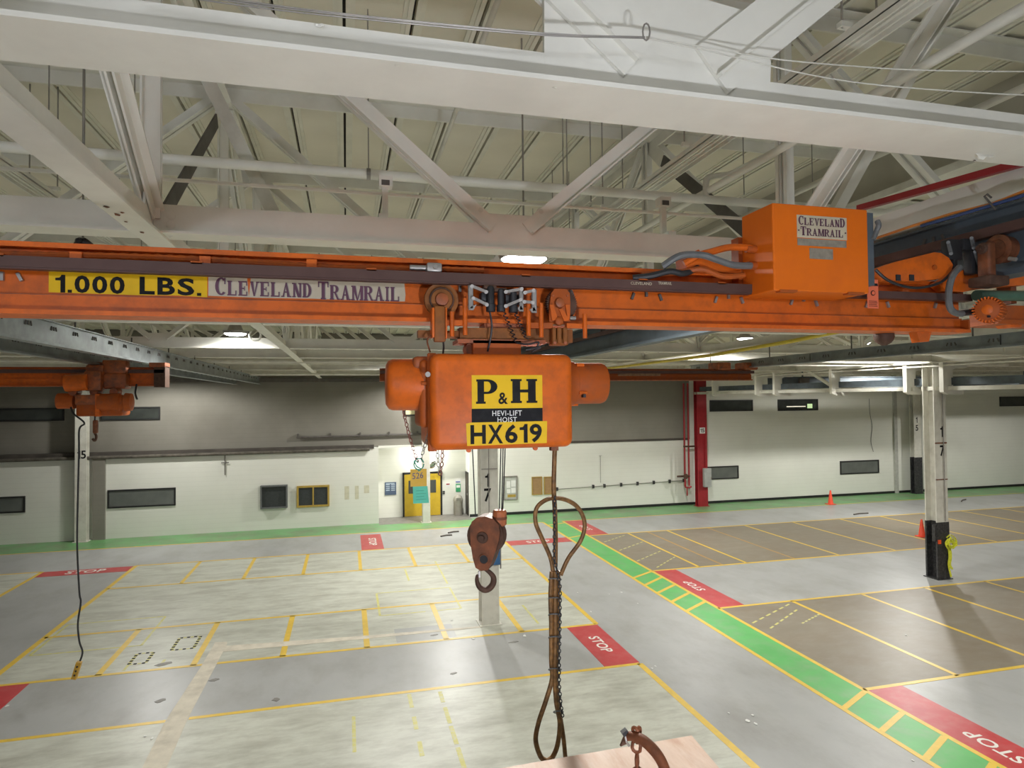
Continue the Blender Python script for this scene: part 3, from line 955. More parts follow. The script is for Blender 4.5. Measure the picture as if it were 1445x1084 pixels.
# ================================================================== LAMPS
def high_bay(x, y, h, label, power=1.0, ring=False, fill_lamp=False):
    z = CAM_H + h
    t = thing('high_bay_lamp', label, 'lamp', (x, y, z), 'round high bay lamps')  # fill lamps added around the camera share this name and group
    MB().lathe((x, y, z), (0, 0, 1), [(0.0, .2), (.03, .215), (.05, .215), (.06, .14), (.16, .10), (.17, .04)], 20).build('housing', GREYMETAL, t, True)
    MB().lathe((x, y, z - .035), (0, 0, 1), [(0, .10), (.015, .165), (.034, .19)], 20).build('lens', mat('lit_lamp_lens', (.9, .9, .9), .4, emit=(.95, .98, 1, 26)), t, True)
    MB().cyl((x, y, z + .15), (x, y, CAM_H + (3.05 if x < 6.2 else 2.46)), .008, 6).build('hanger_rod', GREYMETAL, t)
    if ring:
        pts = [(x + .34 + .1 * math.cos(a), y, z - .02 + .1 * math.sin(a)) for a in [math.pi * 0.75 + i * .3 for i in range(16)]]
        MB().tube(pts, .02, 6).build('curved_bracket', WHITE, t, True)
    l = bpy.data.lights.new('lamp_light', 'POINT' if fill_lamp else 'SPOT')
    if not fill_lamp:
        l.spot_size = math.radians(168)
        l.spot_blend = .35
    l.shadow_soft_size = .3 if fill_lamp else .16
    l.energy = LAMP_W * power
    l.color = FILL_COL if fill_lamp else LAMP_COL
    o = bpy.data.objects.new('lamp_light', l)
    COL.objects.link(o)
    o.parent = t
    o.location = (0, 0, -.2 if fill_lamp else -.06)
    return t


high_bay(1.45, 5.2, 1.17, 'round glowing high bay lamp right above the hoist trolley', .9)
high_bay(-1.97, 12.7, 1.24, 'round glowing high bay lamp left of the hoist with a curved bracket', .3, True)
high_bay(9.9, 14.5, 1.48, 'round glowing high bay lamp right of the hoist near the yellow pipe', .9)
high_bay(16.3, 17.34, 1.68, 'round glowing high bay lamp at the right over the lit white beam', .32, True)
for x, y, h, lb, pw in ((1.3, 20.3, 1.4, 'round high bay lamp hidden behind the hoist over the pale floor bays', .8),
                        (13.0, 22.5, 1.4, 'round high bay lamp high over the far brown floor bays', .8),
                        (24.0, 23.5, 1.4, 'round high bay lamp high over the cone by the wall panel', 1.5),
                        (4.4, 27.6, 1.3, 'round high bay lamp high in front of the door alcove', 1.3),
                        (35.0, 22.0, 1.4, 'round high bay lamp at the far right of the hall', 1.0),
                        (-7.0, 27.4, 1.3, 'round high bay lamp high by the left back wall', .65),
                        (11.0, 5.5, 1.4, 'round high bay lamp out of view over the green walkway', .8),
                        (21.0, 8.0, 1.4, 'round high bay lamp out of view at the right of the hall', .8),
                        (-13.0, 8.0, 1.4, 'round high bay lamp out of view at the left of the hall', .7)):
    high_bay(x, y, h, lb, pw)
for x, lb in ((-7.5, 'first'), (-1.5, 'second'), (4.5, 'third'), (11.5, 'fourth')):  # unseen lamps added as frontal fill for faces turned to the camera
    high_bay(x, -6.0, .62, 'added cool white fill lamp behind the camera, %s from the left' % lb, .1, fill_lamp=True)

high_bay(-2.3, -2.6, .62, 'added cool white fill lamp left of the camera, outside the picture', .12, fill_lamp=True)  # unseen lamp added to brighten steel faces turned to the left
al = thing('alcove_light', 'flush round ceiling light in the door alcove', 'lamp', (3.6, 30.75, 3.32))
MB().lathe((3.6, 30.75, 3.40), (0, 0, -1), [(0, .16), (.03, .16)], 18).build('housing', GREYMETAL, al, True)
MB().lathe((3.6, 30.75, 3.37), (0, 0, -1), [(0, .15), (.03, .13), (.045, .05)], 18).build('lens', MATS['lit_lamp_lens'], al, True)
l_ = bpy.data.lights.new('lamp_light', 'POINT'); l_.energy = 130; l_.shadow_soft_size = .1; l_.color = LAMP_COL
o_ = bpy.data.objects.new('lamp_light', l_); COL.objects.link(o_); o_.parent = al; o_.location = (0, 0, -.15)

# ================================================================== OVERHEAD SERVICES
def pipe(name, pts, r, m, label, cat, n=10, hang=()):
    base = Vector(pts[0])
    o = MB().tube(pts, r, n).build(name, m, None, True, base=base)
    tag(o, label, cat)
    return o


def hH(h):
    return CAM_H + h


pt = thing('sprinkler_pipe', 'long white sprinkler pipe crossing under the roof deck', 'pipe', (-2.3, 5.0, hH(1.725)))
MB().cyl((-2.3, 5, hH(1.725)), (5.8, 5, hH(1.725)), .037, 14).build('main_pipe', WHITE, pt, True)
MB().tube(spline([PY(996, 286, 5), PY(996, 268, 5), PY(998, 252, 5), PY(1012, 248, 5), PY(1030, 246, 5), PY(1050, 236, 5), PY(1112, 203, 5)], 5), .027, 10).build('branch_pipe', WHITE, pt, True)
for px in (117, 520, 800):
    p = PY(px, 230, 5)
    MB().cyl((p.x, 5, hH(1.725)), (p.x, 5, hH(3)), .005, 6).build('hanger_rod', GREYMETAL, pt)
    MB().lathe((p.x - .015, 5, hH(1.725)), (1, 0, 0), [(0, .044), (.03, .044)], 12).build('pipe_clamp', GREYMETAL, pt)
cd = thing('conduit_run', 'thin white conduit strapped above the second truss', 'conduit', (-3, 4.5, hH(1.42)))
MB().cyl((-3, 4.5, hH(1.42)), (4.6, 4.5, hH(1.42)), .013, 8).build('conduit', WHITE, cd, True)
for px in (545, 935):
    p = PY(px, 278, 4.5)
    MB().box((p.x - .03, 4.46, hH(1.20)), (p.x + .01, 4.5, hH(1.5))).box((p.x - .05, 4.44, hH(1.46)), (p.x + .04, 4.52, hH(1.53))).box((p.x - .06, 4.3, hH(1.2)), (p.x + .0, 4.5, hH(1.23))).build('clamp', WHITE, cd)
    MB().box((p.x - .035, 4.435, hH(1.465)), (p.x + .02, 4.44, hH(1.5))).build('clamp_bolt', BROWN_STEEL, cd)


def tray(x, h, y0, y1, wd, label):
    t = thing('cable_tray', label, 'cable tray', (x, y0, hH(h)))
    b = MB().box((x - wd / 2, y0, hH(h)), (x + wd / 2, y1, hH(h) + .008))
    for s in (-1, 1):
        b.box((x + s * wd / 2, y0, hH(h) - .03), (x + s * (wd / 2 - .012), y1, hH(h) + .05))
        b.box((x + s * wd / 5, y0, hH(h) - .02), (x + s * (wd / 5 - .01), y1, hH(h)))
    b.build('channel', WHITE, t)
    y = y0 + .8
    while y < y1:
        MB().box((x - wd / 2 - .06, y, hH(h) + .05), (x + wd / 2 + .06, y + .04, hH(h) + .08)).build('crossbar', WHITE, t)
        for s in (-1, 1):
            MB().cyl((x + s * (wd / 2 + .04), y + .02, hH(h) + .05), (x + s * (wd / 2 + .04), y + .02, hH(3.0)), .006, 6).build('hanger_rod', GREYMETAL, t)
        y += 1.7
    return t


tray(2.75, 1.96, .4, 12, .15, 'white ribbed cable tray running away above the orange box')
tray(-2.75, 1.96, 1.0, 14, .15, 'white ribbed cable tray running away at the upper left')
pipe('roof_pipe', [(3.07, .3, hH(1.8)), (3.07, 14, hH(1.8))], .03, WHITE, 'white pipe running away under the roof at the upper right', 'pipe')
pipe('roof_pipe', [(4.3, .6, hH(2.0)), (4.3, 16, hH(2.0))], .028, WHITE_OLD, 'dull white pipe along the fascia at the upper right', 'pipe')
pipe('roof_pipe', [(0.95, 3.5, hH(2.55)), (0.95, 15, hH(2.55))], .022, WHITE_OLD, 'thin pale pipe running away under the roof above the lamp', 'pipe')
pipe('roof_pipe', [(-9, 17.2, hH(1.0)), (22, 17.2, hH(1.0))], .05, WHITE_OLD, 'pale pipe crossing the far bay under the trusses', 'pipe')
pipe('roof_pipe', [(-9, 24.2, hH(.95)), (22, 24.2, hH(.95))], .05, WHITE_OLD, 'pale pipe crossing the far bay near the back wall', 'pipe')
pipe('gas_pipe', [PX(1260, 452, 7.6), PX(1120, 481, 7.6), PX(1000, 502, 7.6), PX(850, 521, 7.6)], .035, GASYELLOW, 'yellow gas pipe slanting away along the truss right of the hoist', 'pipe')
# braces
br = MB().obox(PY(287, 100, 5.3), PY(395, 320, 5.3), (0, 1, 0), .006, .05).build('brace_plate', WHITE_OLD, None, base=PY(395, 320, 5.3))
tag(br, 'pale flat brace slanting behind the sprinkler pipe at the upper left', 'brace')
br = MB().obox(PY(1352, -20, 3.6), PY(1172, 310, 4.6), (0, 1, 0), .035, .045).build('brace_tube', WHITE, None, True, base=PY(1172, 310, 4.6))
tag(br, 'white square tube brace slanting down behind the orange box', 'brace')
# hanger rods
ORD = ['first', 'second', 'third', 'fourth', 'fifth', 'sixth', 'seventh', 'eighth', 'ninth']
for n_, (px, y0, y1, Y) in enumerate(((69, 95, 155, 5.6), (119, 98, 205, 5.4), (190, 120, 170, 5.8), (738, 165, 250, 5.6), (795, 230, 265, 5.6), (834, 183, 285, 5.2), (1050, 190, 275, 5.4), (1147, 205, 280, 5.8), (1330, 95, 150, 6.0))):
    a, b = PY(px, y1, Y), PY(px, y0, Y)
    o = MB().cyl(a, (a.x, a.y, ZR), .005, 6).build('hanger_rod', GREYMETAL, None, base=a)
    tag(o, 'thin loose hanger rod dropping from the roof deck, %s from the left' % ORD[n_], 'rod', 'hanger rods under the roof')
# wire rope tied along the nearest truss
YC = 1.885
ca = thing('tie_wire', 'thin pale wire strung along the nearest truss and looped at a ring', 'wire', PY(912, 52, YC))
for k, pts in enumerate((((150, -22), (300, 2), (482, 24), (770, 50), (908, 52)), ((150, -26), (300, -2), (482, 21), (770, 48), (910, 54)), ((150, -30), (300, -5), (482, 19), (770, 47), (910, 52)))):
    MB().tube(spline([PY(a, b, YC - k * .004) for a, b in pts], 4), .0022, 6).build('strand', GREYMETAL, ca, True)
for pts in (((912, 52), (1000, 68), (1100, 84), (1200, 93), (1300, 99), (1460, 101), (1560, 98)), ((912, 54), (1010, 74), (1140, 105), (1260, 122), (1445, 134), (1560, 132))):
    MB().tube(spline([PY(a, b, YC) for a, b in pts], 4), .0024, 6).build('strand', WHITE_OLD, ca, True)
MB().tube([PY(912 + 5 * math.cos(q), 45 + 12 * math.sin(q), YC - .01) for q in [i * math.pi / 6 for i in range(12)]], .003, 6, closed=True).build('ring', GREYMETAL, ca, True)
# flaking paint on the chords
random.seed(5)
for px, py, sx, tr, m_ in ((452, 37, 10, tA, WHITE), (560, 92, 8, tA, WHITE), (782, 123, 9, tA, WHITE), (1375, 226, 8, tA, BROWN_STEEL)):
    p = PZ(px, py, HB - .002) if py > 60 else PY(px, py, 2.02)
    s_ = sx / 910 * 2.3 * .5
    n = 9
    out_ = []
    for k in range(n):
        q = k * 6.283 / n
        r_ = s_ * random.uniform(.5, 1.2)
        out_.append(p + (Vector((r_ * math.cos(q), r_ * .6 * math.sin(q), -.004 * random.random())) if py > 60 else Vector((r_ * math.cos(q), -.006 * random.random(), r_ * .5 * math.sin(q)))))
    MB().prism(out_, (0, -.003, -.001)).build('paint_flake', m_, tr)
p = PZ(1388, 218, HB)
MB().prism([p + Vector(q) for q in ((-.045, 0, .004), (.035, 0, .004), (.05, -.01, -.008), (.02, -.012, -.016), (.0, -.015, -.014), (-.02, -.015, -.03), (-.04, -.012, -.026), (-.036, -.006, -.01))], (0, .004, 0)).build('hanging_flake', WHITE, tA)
for px, py, sx in ((150, 292, 9), (165, 303, 12), (172, 300, 7), (200, 328, 9), (178, 313, 6)):
    p = PZ(px, py, HB - .019)
    MB().prism([p + Vector((sx / 910 * 2.6 * .5 * math.cos(k * .9) * random.uniform(.5, 1.2), sx / 910 * 3.4 * .5 * math.sin(k * .9) * random.uniform(.5, 1.2), 0)) for k in range(7)], (0, 0, -.002)).build('rust_patch', RUST, tL)

# ================================================================== RUNWAY RAILS
def rail(x, h0, h1, ya, yb, label, m=GALV, fl=.12, bar=None, hooks=True, bolts=True, joints=()):
    t = thing('runway_rail', label, 'rail', (x, ya, hH(h0)))
    MB().box((x - .009, ya, hH(h0) + .012), (x + .009, yb, hH(h1) - .01)).build('web', m, t)
    MB().box((x - fl / 2, ya, hH(h0)), (x + fl / 2, yb, hH(h0) + .013)).box((x - fl / 2, ya, hH(h0) + .013), (x - fl / 2 + .012, yb, hH(h0) + .03)).box((x + fl / 2 - .012, ya, hH(h0) + .013), (x + fl / 2, yb, hH(h0) + .03)).build('bottom_flange', m, t)
    MB().box((x - fl * .4, ya, hH(h1) - .012), (x + fl * .4, yb, hH(h1))).build('top_flange', m, t)
    s = -1 if x > 0 else 1
    if bar:
        MB().box((x + s * .03, ya, hH(bar)), (x + s * .075, yb, hH(bar) + .05)).build('conductor_bar', BARBROWN, t)
    if bolts:
        b = MB()
        y = ya + .4
        while y < yb - .3:
            for dy, tilt in ((-.06, .35), (0, 0), (.06, -.35)):
                b.obox((x + s * .012, y + dy + tilt * .02, hH(h1) - .055), (x + s * .012, y + dy - tilt * .04, hH(h1) - .1), (1, 0, 0), .006, .008)
            y += .62
        o = b.build('hanger_clips', BROWN_STEEL, t)
        o['kind'] = 'stuff'
    if hooks:
        y = ya + 1.2
        while y < yb:
            MB().cyl((x, y, hH(h1)), (x, y, hH(1.03)), .011, 6).build('hanger_rod', BROWN_STEEL, t)
            y += 2.2
    for y in joints:
        MB().box((x + s * .01, y, hH(h0) + .02), (x + s * .014, y + .012, hH(h1))).build('joint', BLACK, t)
    return t


rail(-3.3, .66, .94, -3, 26.8, 'galvanised runway rail at the left, the nearer of the left pair')
rail(-3.95, .62, .86, -3, 25.6, 'galvanised runway rail at the left, the farther of the left pair')
rail(3.3, .60, .965, -3, 26.8, 'blue grey runway beam carrying the right end of the girder', BLUEGREY, .13, bar=.815, hooks=False)
rail(8.35, .61, .79, -3, 14.5, 'galvanised runway rail at the right below the lit beam', joints=(6.6, 10.2))
# runway beam on the right column line with its C brackets
XB = 17.3
t = thing('runway_support_beam', 'white runway support beam with C brackets along the right column line', 'beam', (XB, 6, hH(.95)))
MB().box((XB - .012, 0, hH(.97)), (XB + .012, 29.9, hH(1.27))).build('web', WHITE, t)
MB().box((XB - .15, 0, hH(.95)), (XB + .15, 29.9, hH(.97))).build('bottom_flange', WHITE, t)
MB().box((XB - .15, 0, hH(1.27)), (XB + .15, 29.9, hH(1.29))).build('top_flange', WHITE, t)
MB().box((XB - .09, 0, hH(.84)), (XB - .02, 29.9, hH(.88))).build('conduit_rail', WHITE_OLD, t)
MB().box((XB + .06, 0, hH(.12)), (XB + .18, 16.3, hH(.24))).box((XB + .06, 16.6, hH(.12)), (XB + .18, 29.9, hH(.24))).build('lower_rail', WHITE_OLD, t)
MB().box((XB + .2, 0, hH(.28)), (XB + .5, 29.9, hH(.5))).build('grey_lower_track', BLUEGREY, t)
cbr = None
for px in (872, 901, 921, 959, 1009, 1070, 1096, 1177, 1283, 1335):
    y = XB / (ray(px, 540).x / ray(px, 540).y)
    a = .16
    out = [(0, 0), (.5, 0), (.5, -.16), (.28, -.16), (.2, -.22), (.2, -.70), (.28, -.78), (.42, -.80), (.42, -.95), (.1, -.95), (0, -.88)]
    b = MB().prism([(XB + p[0] * 1.8 - .1, y, hH(.95) + p[1]) for p in out], (0, .14, 0))
    c = b.build('c_bracket', WHITE, t)
    MB().box((XB + .3, y - .06, hH(.86)), (XB + .8, y + .2, hH(.93))).build('bolt_plate', WHITE_OLD, c)
MB().obox((XB + .2, 20.0, hH(.2)), (XB + .2, 21.6, hH(1.0)), (1, 0, 0), .04, .05).build('diagonal_brace', WHITE, t)
# grey crane girder of the next bay
t = thing('crane_girder', 'blue grey crane girder of the next bay behind the right column', 'girder', (19, 25, hH(.35)))
MB().box((18.2, 24.98, hH(.4)), (44, 25.02, hH(.85))).build('web', BLUEGREY, t)
MB().box((18.2, 24.9, hH(.36)), (44, 25.1, hH(.40))).build('bottom_flange', GALV, t)
MB().box((18.2, 24.9, hH(.83)), (44, 25.1, hH(.86))).build('top_flange', BLUEGREY, t)
for x in (20, 26, 33, 39):
    MB().box((x - .03, 24.98, hH(.86)), (x + .03, 25.02, hH(1.6))).build('hanger_rod', BLUEGREY, t)
    MB().box((x - .25, 24.85, hH(.5)), (x + .25, 24.97, hH(.8))).build('end_truck', BROWN_STEEL, t)
# truss above cables: orange, blue and red runs
pipe('cable', [PX(1450, 268, 3.17), PX(1400, 288, 3.17), PX(1345, 301, 3.17), PX(1290, 318, 3.17), PX(1237, 336, 3.17)], .008, mat('orange_cable', (.6, .2, .03), .5), 'orange cable running along the truss above the blue runway beam', 'cable', 6)
pipe('cable', [PX(1450, 274, 3.16), PX(1395, 291, 3.16), PX(1345, 306, 3.16), PX(1300, 319, 3.16)], .009, mat('blue_cable', (.03, .06, .17), .5), 'blue cable running along the truss above the blue runway beam', 'cable', 6)
pipe('cable', [PX(1405, 296, 3.15), PX(1395, 284, 3.15), PX(1389, 277, 3.15), PX(1393, 274, 3.15), PX(1399, 279, 3.15)], .005, BROWN_STEEL, 'dark wire hook holding the orange and blue cables', 'hook', 6)
rd = MB().obox(PX(1212, 294, 3.26), PX(1445, 229, 3.26), (1, 0, 0), .02, .018).build('red_angle', RED, None, base=PX(1212, 294, 3.26))
tag(rd, 'dark red steel strip lying along the truss behind the orange box', 'steel strip')

kb = thing('cable_knot', 'dark knotted cable bundle hanging above the left of the girder', 'cable', PY(117, 349, 4.6))
random.seed(21)
for k in range(3):
    MB().tube(spline([PY(117 + random.uniform(-13, 13), 343 + random.uniform(-5, 6), 4.6 + random.uniform(-.05, .05)) for j in range(6)], 4), .012, 6).build('cable_loop', BLACK, kb, True)
q = PY(117, 343, 4.6)
MB().cyl(q, (q.x, q.y, ZR), .006, 6).build('drop_wire', GREYMETAL, kb)


# ================================================================== MAIN CRANE GIRDER
GY = 2.8
GX0, GX1 = -4.1, 3.24
g = thing('crane_girder', 'long orange crane girder with yellow and beige stickers crossing the picture', 'girder', (0, GY, hH(.33)))
MB().box((GX0, GY - .07, hH(.585)), (GX1, GY + .07, hH(.597))).box((GX0, GY - .07, hH(.578)), (GX1, GY - .06, hH(.585))).build('top_flange', ORANGE, g)
MB().box((GX0, GY - .006, hH(.40)), (GX1, GY + .006, hH(.585))).build('web', ORANGE, g)
MB().box((GX0, GY - .022, hH(.353)), (GX1, GY + .022, hH(.409))).build('lower_rail', ORANGE, g)
MB().box((GX0, GY - .075, hH(.329)), (GX1, GY + .075, hH(.346))).box((GX0, GY - .05, hH(.346)), (GX1, GY + .05, hH(.353))).build('bottom_flange', ORANGE, g)
bar = MB().box((GX0, 2.66, hH(.490)), (1.9, 2.72, hH(.529))).box((GX0, 2.665, hH(.483)), (1.9, 2.70, hH(.490))).box((1.9, 2.67, hH(.488)), (GX1 - .05, 2.72, hH(.524))).build('conductor_bar', BARBROWN, g)
for a, b, s in ((881, 890, 'W'), (890, 920, 'CLEVELAND'), (929, 948, 'TRAMRAIL'), (957, 988, 'MODEL X-1'), (996, 1010, '460V')):
    z0, z1 = PY(a, 401.5, 2.659).z, PY(a, 397.5, 2.659).z
    lettering(MB(), s, (PY(a, 400, 2.659).x, 2.659, z0), (PY(b, 400, 2.659).x - PY(a, 400, 2.659).x, 0, 0), (0, 0, z1 - z0), .01).build('lettering', BEIGE_ST, bar) if s in ('CLEVELAND', 'TRAMRAIL') else None
for x in (-2.6, -1.9, -1.2, -.55, .1, .75, 1.3, 1.7, 2.2, 2.75):
    MB().box((x - .02, 2.66, hH(.524)), (x + .02, GY - .005, hH(.535))).build('bar_bracket', ORANGE_OLD, g)
# slanted clips along the web
for px, py, tilt in ((28, 391, .5), (3, 390, 0), (893, 418, -.4), (912, 414, 0), (932, 420, .4), (1010, 423, -.4), (1028, 417, 0), (1047, 424, .4), (1117, 426, -.4), (1134, 421, 0), (1152, 428, .4), (1223, 430, -.4), (1253, 430, .4), (1320, 431, -.4), (807, 414, .4), (649, 407, 0)):
    p = PY(px, py, GY - .014)
    v = Vector((tilt, 0, -1)).normalized()
    MB().obox(p - v * .016, p + v * .016, (0, 1, 0), .006, .0055).build('rail_clip', GREYMETAL if px < 700 or px > 1000 else BROWN_STEEL, g)
# flexible conduit clipped in the top recess
pts = [Vector((x, 2.735, hH(.545 + .014 * abs(math.sin((x + 1.26) * 2.6))))) for x in [-3 + .02 * i for i in range(180)]]
rs = [.0135 if i % 2 else .0100 for i in range(180)]
MB().tube(pts, .011, 8, rs=rs).build('flexible_conduit', ORANGE_OLD, g, True)
for px, py in ((108, 362), (290, 368), (440, 372)):
    p = PY(px, py, 2.725)
    MB().box((p.x - .02, 2.715, p.z - .016), (p.x + .02, 2.795, p.z + .016)).build('conduit_clamp', ORANGE, g)
p = PY(612, 379, 2.70)
MB().add_mesh(*rbox((p.x - .032, 2.67, p.z - .02), (p.x + .032, 2.74, p.z + .02), .008, 2)).cyl((p.x + .002, 2.672, p.z), (p.x + .002, 2.66, p.z), .009, 8).build('junction_fitting', GREYMETAL, g, True)
MB().cyl((p.x - .1, 2.70, p.z), (p.x - .03, 2.70, p.z), .012, 10).build('conduit_coupling', GREYMETAL, g, True)
# seam of the lower rail
MB().box((GX0, GY - .0235, hH(.4085)), (GX1, GY - .006, hH(.4105))).build('weld_seam', ORANGE_DARK, g)


def rect_z(px0, px1, pyt, pyb, Y):
    a, b = PY(px0, pyt, Y), PY(px1, pyt, Y)
    c = PY(px0, pyb, Y)
    return a.x, b.x, c.z, a.z


x0, x1, z0, z1 = rect_z(69, 292.5, 379.5, 412.5, GY - .0065)
Ys = GY - .0072
st = MB().prism([(x0, Ys, z0), (x0 + .3, Ys, z0 - .002), (x0 + .45, Ys, z0 + .001), (x1, Ys, z0 - .003), (x1, Ys, z1 - .004), (x1 - .12, Ys, z1 - .001), (x1 - .28, Ys, z1 - .006), (x1 - .3, Ys, z1), (x0, Ys, z1)], (0, .0006, 0)).build('load_sticker', YELLOW_ST, g)
def on_web(a, b, yt, yb):
    xa, xb, za, zb = rect_z(a, b, yt, yb, Ys - .001)
    return (xa, Ys - .001, za), (xb - xa, 0, 0), (0, 0, zb - za)


grotesque(MB(), '1.000', *on_web(78, 176, 387.5, 412.6), .03).build('lettering', BLACK_ST, st)
grotesque(MB(), 'LBS.', *on_web(197, 284, 390.5, 415.3), .03).build('lettering', BLACK_ST, st)
x0, x1, z0, z1 = rect_z(294, 571, 388, 418.5, GY - .0065)
st = MB().prism([(x0, Ys, z0 + .003), (x0 + .2, Ys, z0), (x0 + .4, Ys, z0 + .003), (x1 - .1, Ys, z0), (x1, Ys, z0 + .002), (x1 + .003, Ys, z0 + .03), (x1 - .002, Ys, z1), (x0, Ys, z1)], (0, .0006, 0)).build('maker_sticker', BEIGE_ST, g)
for dx, m_, yy in ((.003, SHADE_ST, .0004), (0, PURPLE_ST, .0012)):
    for s_, a_, b_ in (('CLEVELAND', (303, 440, 391, 416.5), 0), ('TRAMRAIL', (448, 564, 397, 422.5), 0)):
        o_, ux_, uy_ = on_web(*a_)
        slab_lettering(MB(), s_, Vector(o_) + Vector((dx, .001 - yy, 0)), ux_, uy_, big=(0,), st=.3).build('lettering', m_, st)
MB().prism([(x0 + .145, Ys - .002, z1), (x0 + .16, Ys - .002, z1), (x0 + .152, Ys - .002, z0 + .005)], (0, .0004, 0)).build('orange_drip', ORANGE, st)
# orange lug and end plate, left hanger trolleys
MB().prism([PY(1292, 463, 2.74), PY(1316, 463, 2.74), PY(1311, 482, 2.74), PY(1298, 483, 2.74)], (0, .05, 0)).build('end_stop_lug', ORANGE, g)
MB().box((GX1 - .01, GY - .07, hH(.33)), (GX1, GY + .07, hH(.4))).build('end_plate', ORANGE_OLD, g)
MB().box((-3.38, GY - .03, hH(.597)), (-3.22, GY + .03, hH(.72))).box((-3.42, GY - .06, hH(.66)), (-3.385, GY + .06, hH(.78))).box((-3.215, GY - .06, hH(.66)), (-3.18, GY + .06, hH(.78))).build('left_hanger', ORANGE_OLD, g)

# ---- control box
YF = 2.5
bx0, bx1 = PY(1091, 340, YF).x, PY(1225, 340, YF).x
bz0, bz1 = PY(1158, 412, YF).z, PY(1158, 291, YF).z
cb = thing('control_box', 'orange electrical control box with beige maker plate on the girder', 'control box', (bx0, YF, bz0))
MB().add_mesh(*rbox((bx0, YF, bz0), (bx1, 2.735, bz1), .006, 2)).build('enclosure', ORANGE_BOX, cb)
MB().box((bx1, YF + .004, bz0 + .04), (bx1 + .035, 2.73, bz1 - .012)).build('side_door', BLUEGREY, cb)
for xx in (bx0 + .03, bx1 - .12):
    MB().box((xx, YF - .004, bz0 - .006), (xx + .09, YF + .03, bz0 + .004)).build('hinge', ORANGE_OLD, cb)
x0, x1, z0, z1 = rect_z(1124, 1194, 303, 335, YF)
pl = MB().box((x0, YF - .002, z0), (x1, YF, z1)).build('maker_plate', BEIGE_ST, cb)
for dx, m_, yy in ((.0025, SHADE_ST, .0025), (0, PURPLE_ST, .0032)):
    slab_lettering(MB(), 'CLEVELAND', (x0 + .006 + dx, YF - yy, z0 + (z1 - z0) * .56), ((x1 - x0) * .94, 0, 0), (0, 0, (z1 - z0) * .40), big=(0, 8), st=.28).build('lettering', m_, pl)
    slab_lettering(MB(), 'TRAMRAIL', (x0 + .016 + dx, YF - yy, z0 + (z1 - z0) * .10), ((x1 - x0) * .86, 0, 0), (0, 0, (z1 - z0) * .40), big=(0,), st=.28).build('lettering', m_, pl)
for xx in (x0 + .004, x1 - .012):
    MB().box((xx, YF - .003, z0 + .03), (xx + .008, YF - .001, z0 + .036)).build('dash_print', PURPLE_ST, pl)
xa, xb, za, zb = rect_z(1125, 1194, 336, 346, YF)
MB().box((xa, YF - .0015, za), (xb, YF, zb)).build('worn_strip', GREY_ST, cb)
xa, xb, za, zb = rect_z(1142, 1175, 350, 365, YF)
MB().box((xa, YF - .0015, za), (xb, YF, zb)).build('worn_label', GREY_ST, cb)
for px, py in ((1066, 352), (1068, 375)):
    p = PY(px, py, 2.63)
    MB().cyl(p, p + Vector((-.05, 0, 0)), .018, 10).build('cable_gland', ORANGE_OLD, cb, True)
MB().tube(spline([PY(1060, 350, 2.63), PY(1030, 349, 2.63), PY(1005, 355, 2.63), PY(985, 361, 2.64), PY(965, 372, 2.66)], 6), .016, 8).build('orange_conduit', ORANGE, cb, True)
MB().tube(spline([PY(1060, 375, 2.6), PY(1035, 374, 2.6), PY(1010, 366, 2.6), PY(990, 360, 2.61), PY(960, 361, 2.62), PY(935, 376, 2.66)], 6), .016, 8).build('grey_conduit', GREYCONDUIT, cb, True)
MB().tube(spline([PY(1050, 388, 2.62), PY(1020, 390, 2.62), PY(990, 380, 2.63), PY(960, 384, 2.66), PY(905, 388, 2.7)], 6), .013, 8).build('orange_conduit', ORANGE_OLD, cb, True)
MB().tube(spline([PY(985, 378, 2.66), PY(965, 386, 2.64), PY(945, 383, 2.64), PY(920, 389, 2.66), PY(893, 392, 2.69)], 6), .014, 8).build('black_cable', BLACK, cb, True)
MB().prism([PY(968, 360, 2.66), PY(986, 352, 2.66), PY(992, 360, 2.66), PY(1046, 372, 2.66), PY(1046, 386, 2.66), PY(970, 380, 2.66)], (0, .1, 0)).build('cable_bracket', ORANGE, cb)
MB().box((bx0 - .02, 2.735, hH(.53)), (bx1, GY - .006, bz1 - .1)).build('mounting_plate', ORANGE_OLD, cb)
MB().tube(spline([PX(1232, 338, bx1 + .03), PX(1237, 326, bx1 + .05), PX(1240, 318, bx1 + .05), PX(1238, 312, bx1 + .05)], 5), .012, 8).build('cut_cable', GREYCONDUIT, cb, True)
# red tag hung by the box
tg = thing('warning_tag', 'small orange red warning tag hanging beside the control box', 'tag', PY(1231, 435, 2.6))
x0, x1, z0, z1 = rect_z(1223.5, 1239, 394, 435, 2.6)
TG = mat('red_orange_card', (.78, .16, .07), .6, var=.05)
tp = MB().box((x0, 2.6, z0), (x1, 2.602, z1)).build('card', TG, tg)
MB().box((x0 + .004, 2.598, z1 - .032), (x1 - .004, 2.6, z1 - .02)).build('print_bar', BLACK_ST, tp)
MB().lathe(((x0 + x1) / 2, 2.6, (z0 + z1) / 2 + .004), (0, -1, 0), [(0, .013), (.002, .013)], 14).build('round_print', BLACK_ST, tp)
MB().lathe(((x0 + x1) / 2, 2.598, (z0 + z1) / 2 + .004), (0, -1, 0), [(0, .009), (.002, .009)], 14).build('round_print', TG, tp)
for k in range(4):
    MB().box((x0 + .008, 2.598, z0 + .01 + k * .008), (x1 - .008 - .004 * (k % 2), 2.6, z0 + .012 + k * .008)).build('print_line', BLACK_ST, tp)
MB().cyl(((x0 + x1) / 2, 2.6, z1 - .006), ((x0 + x1) / 2 + .005, 2.62, z1 + .03), .0015, 5).build('tie', BLACK, tg)

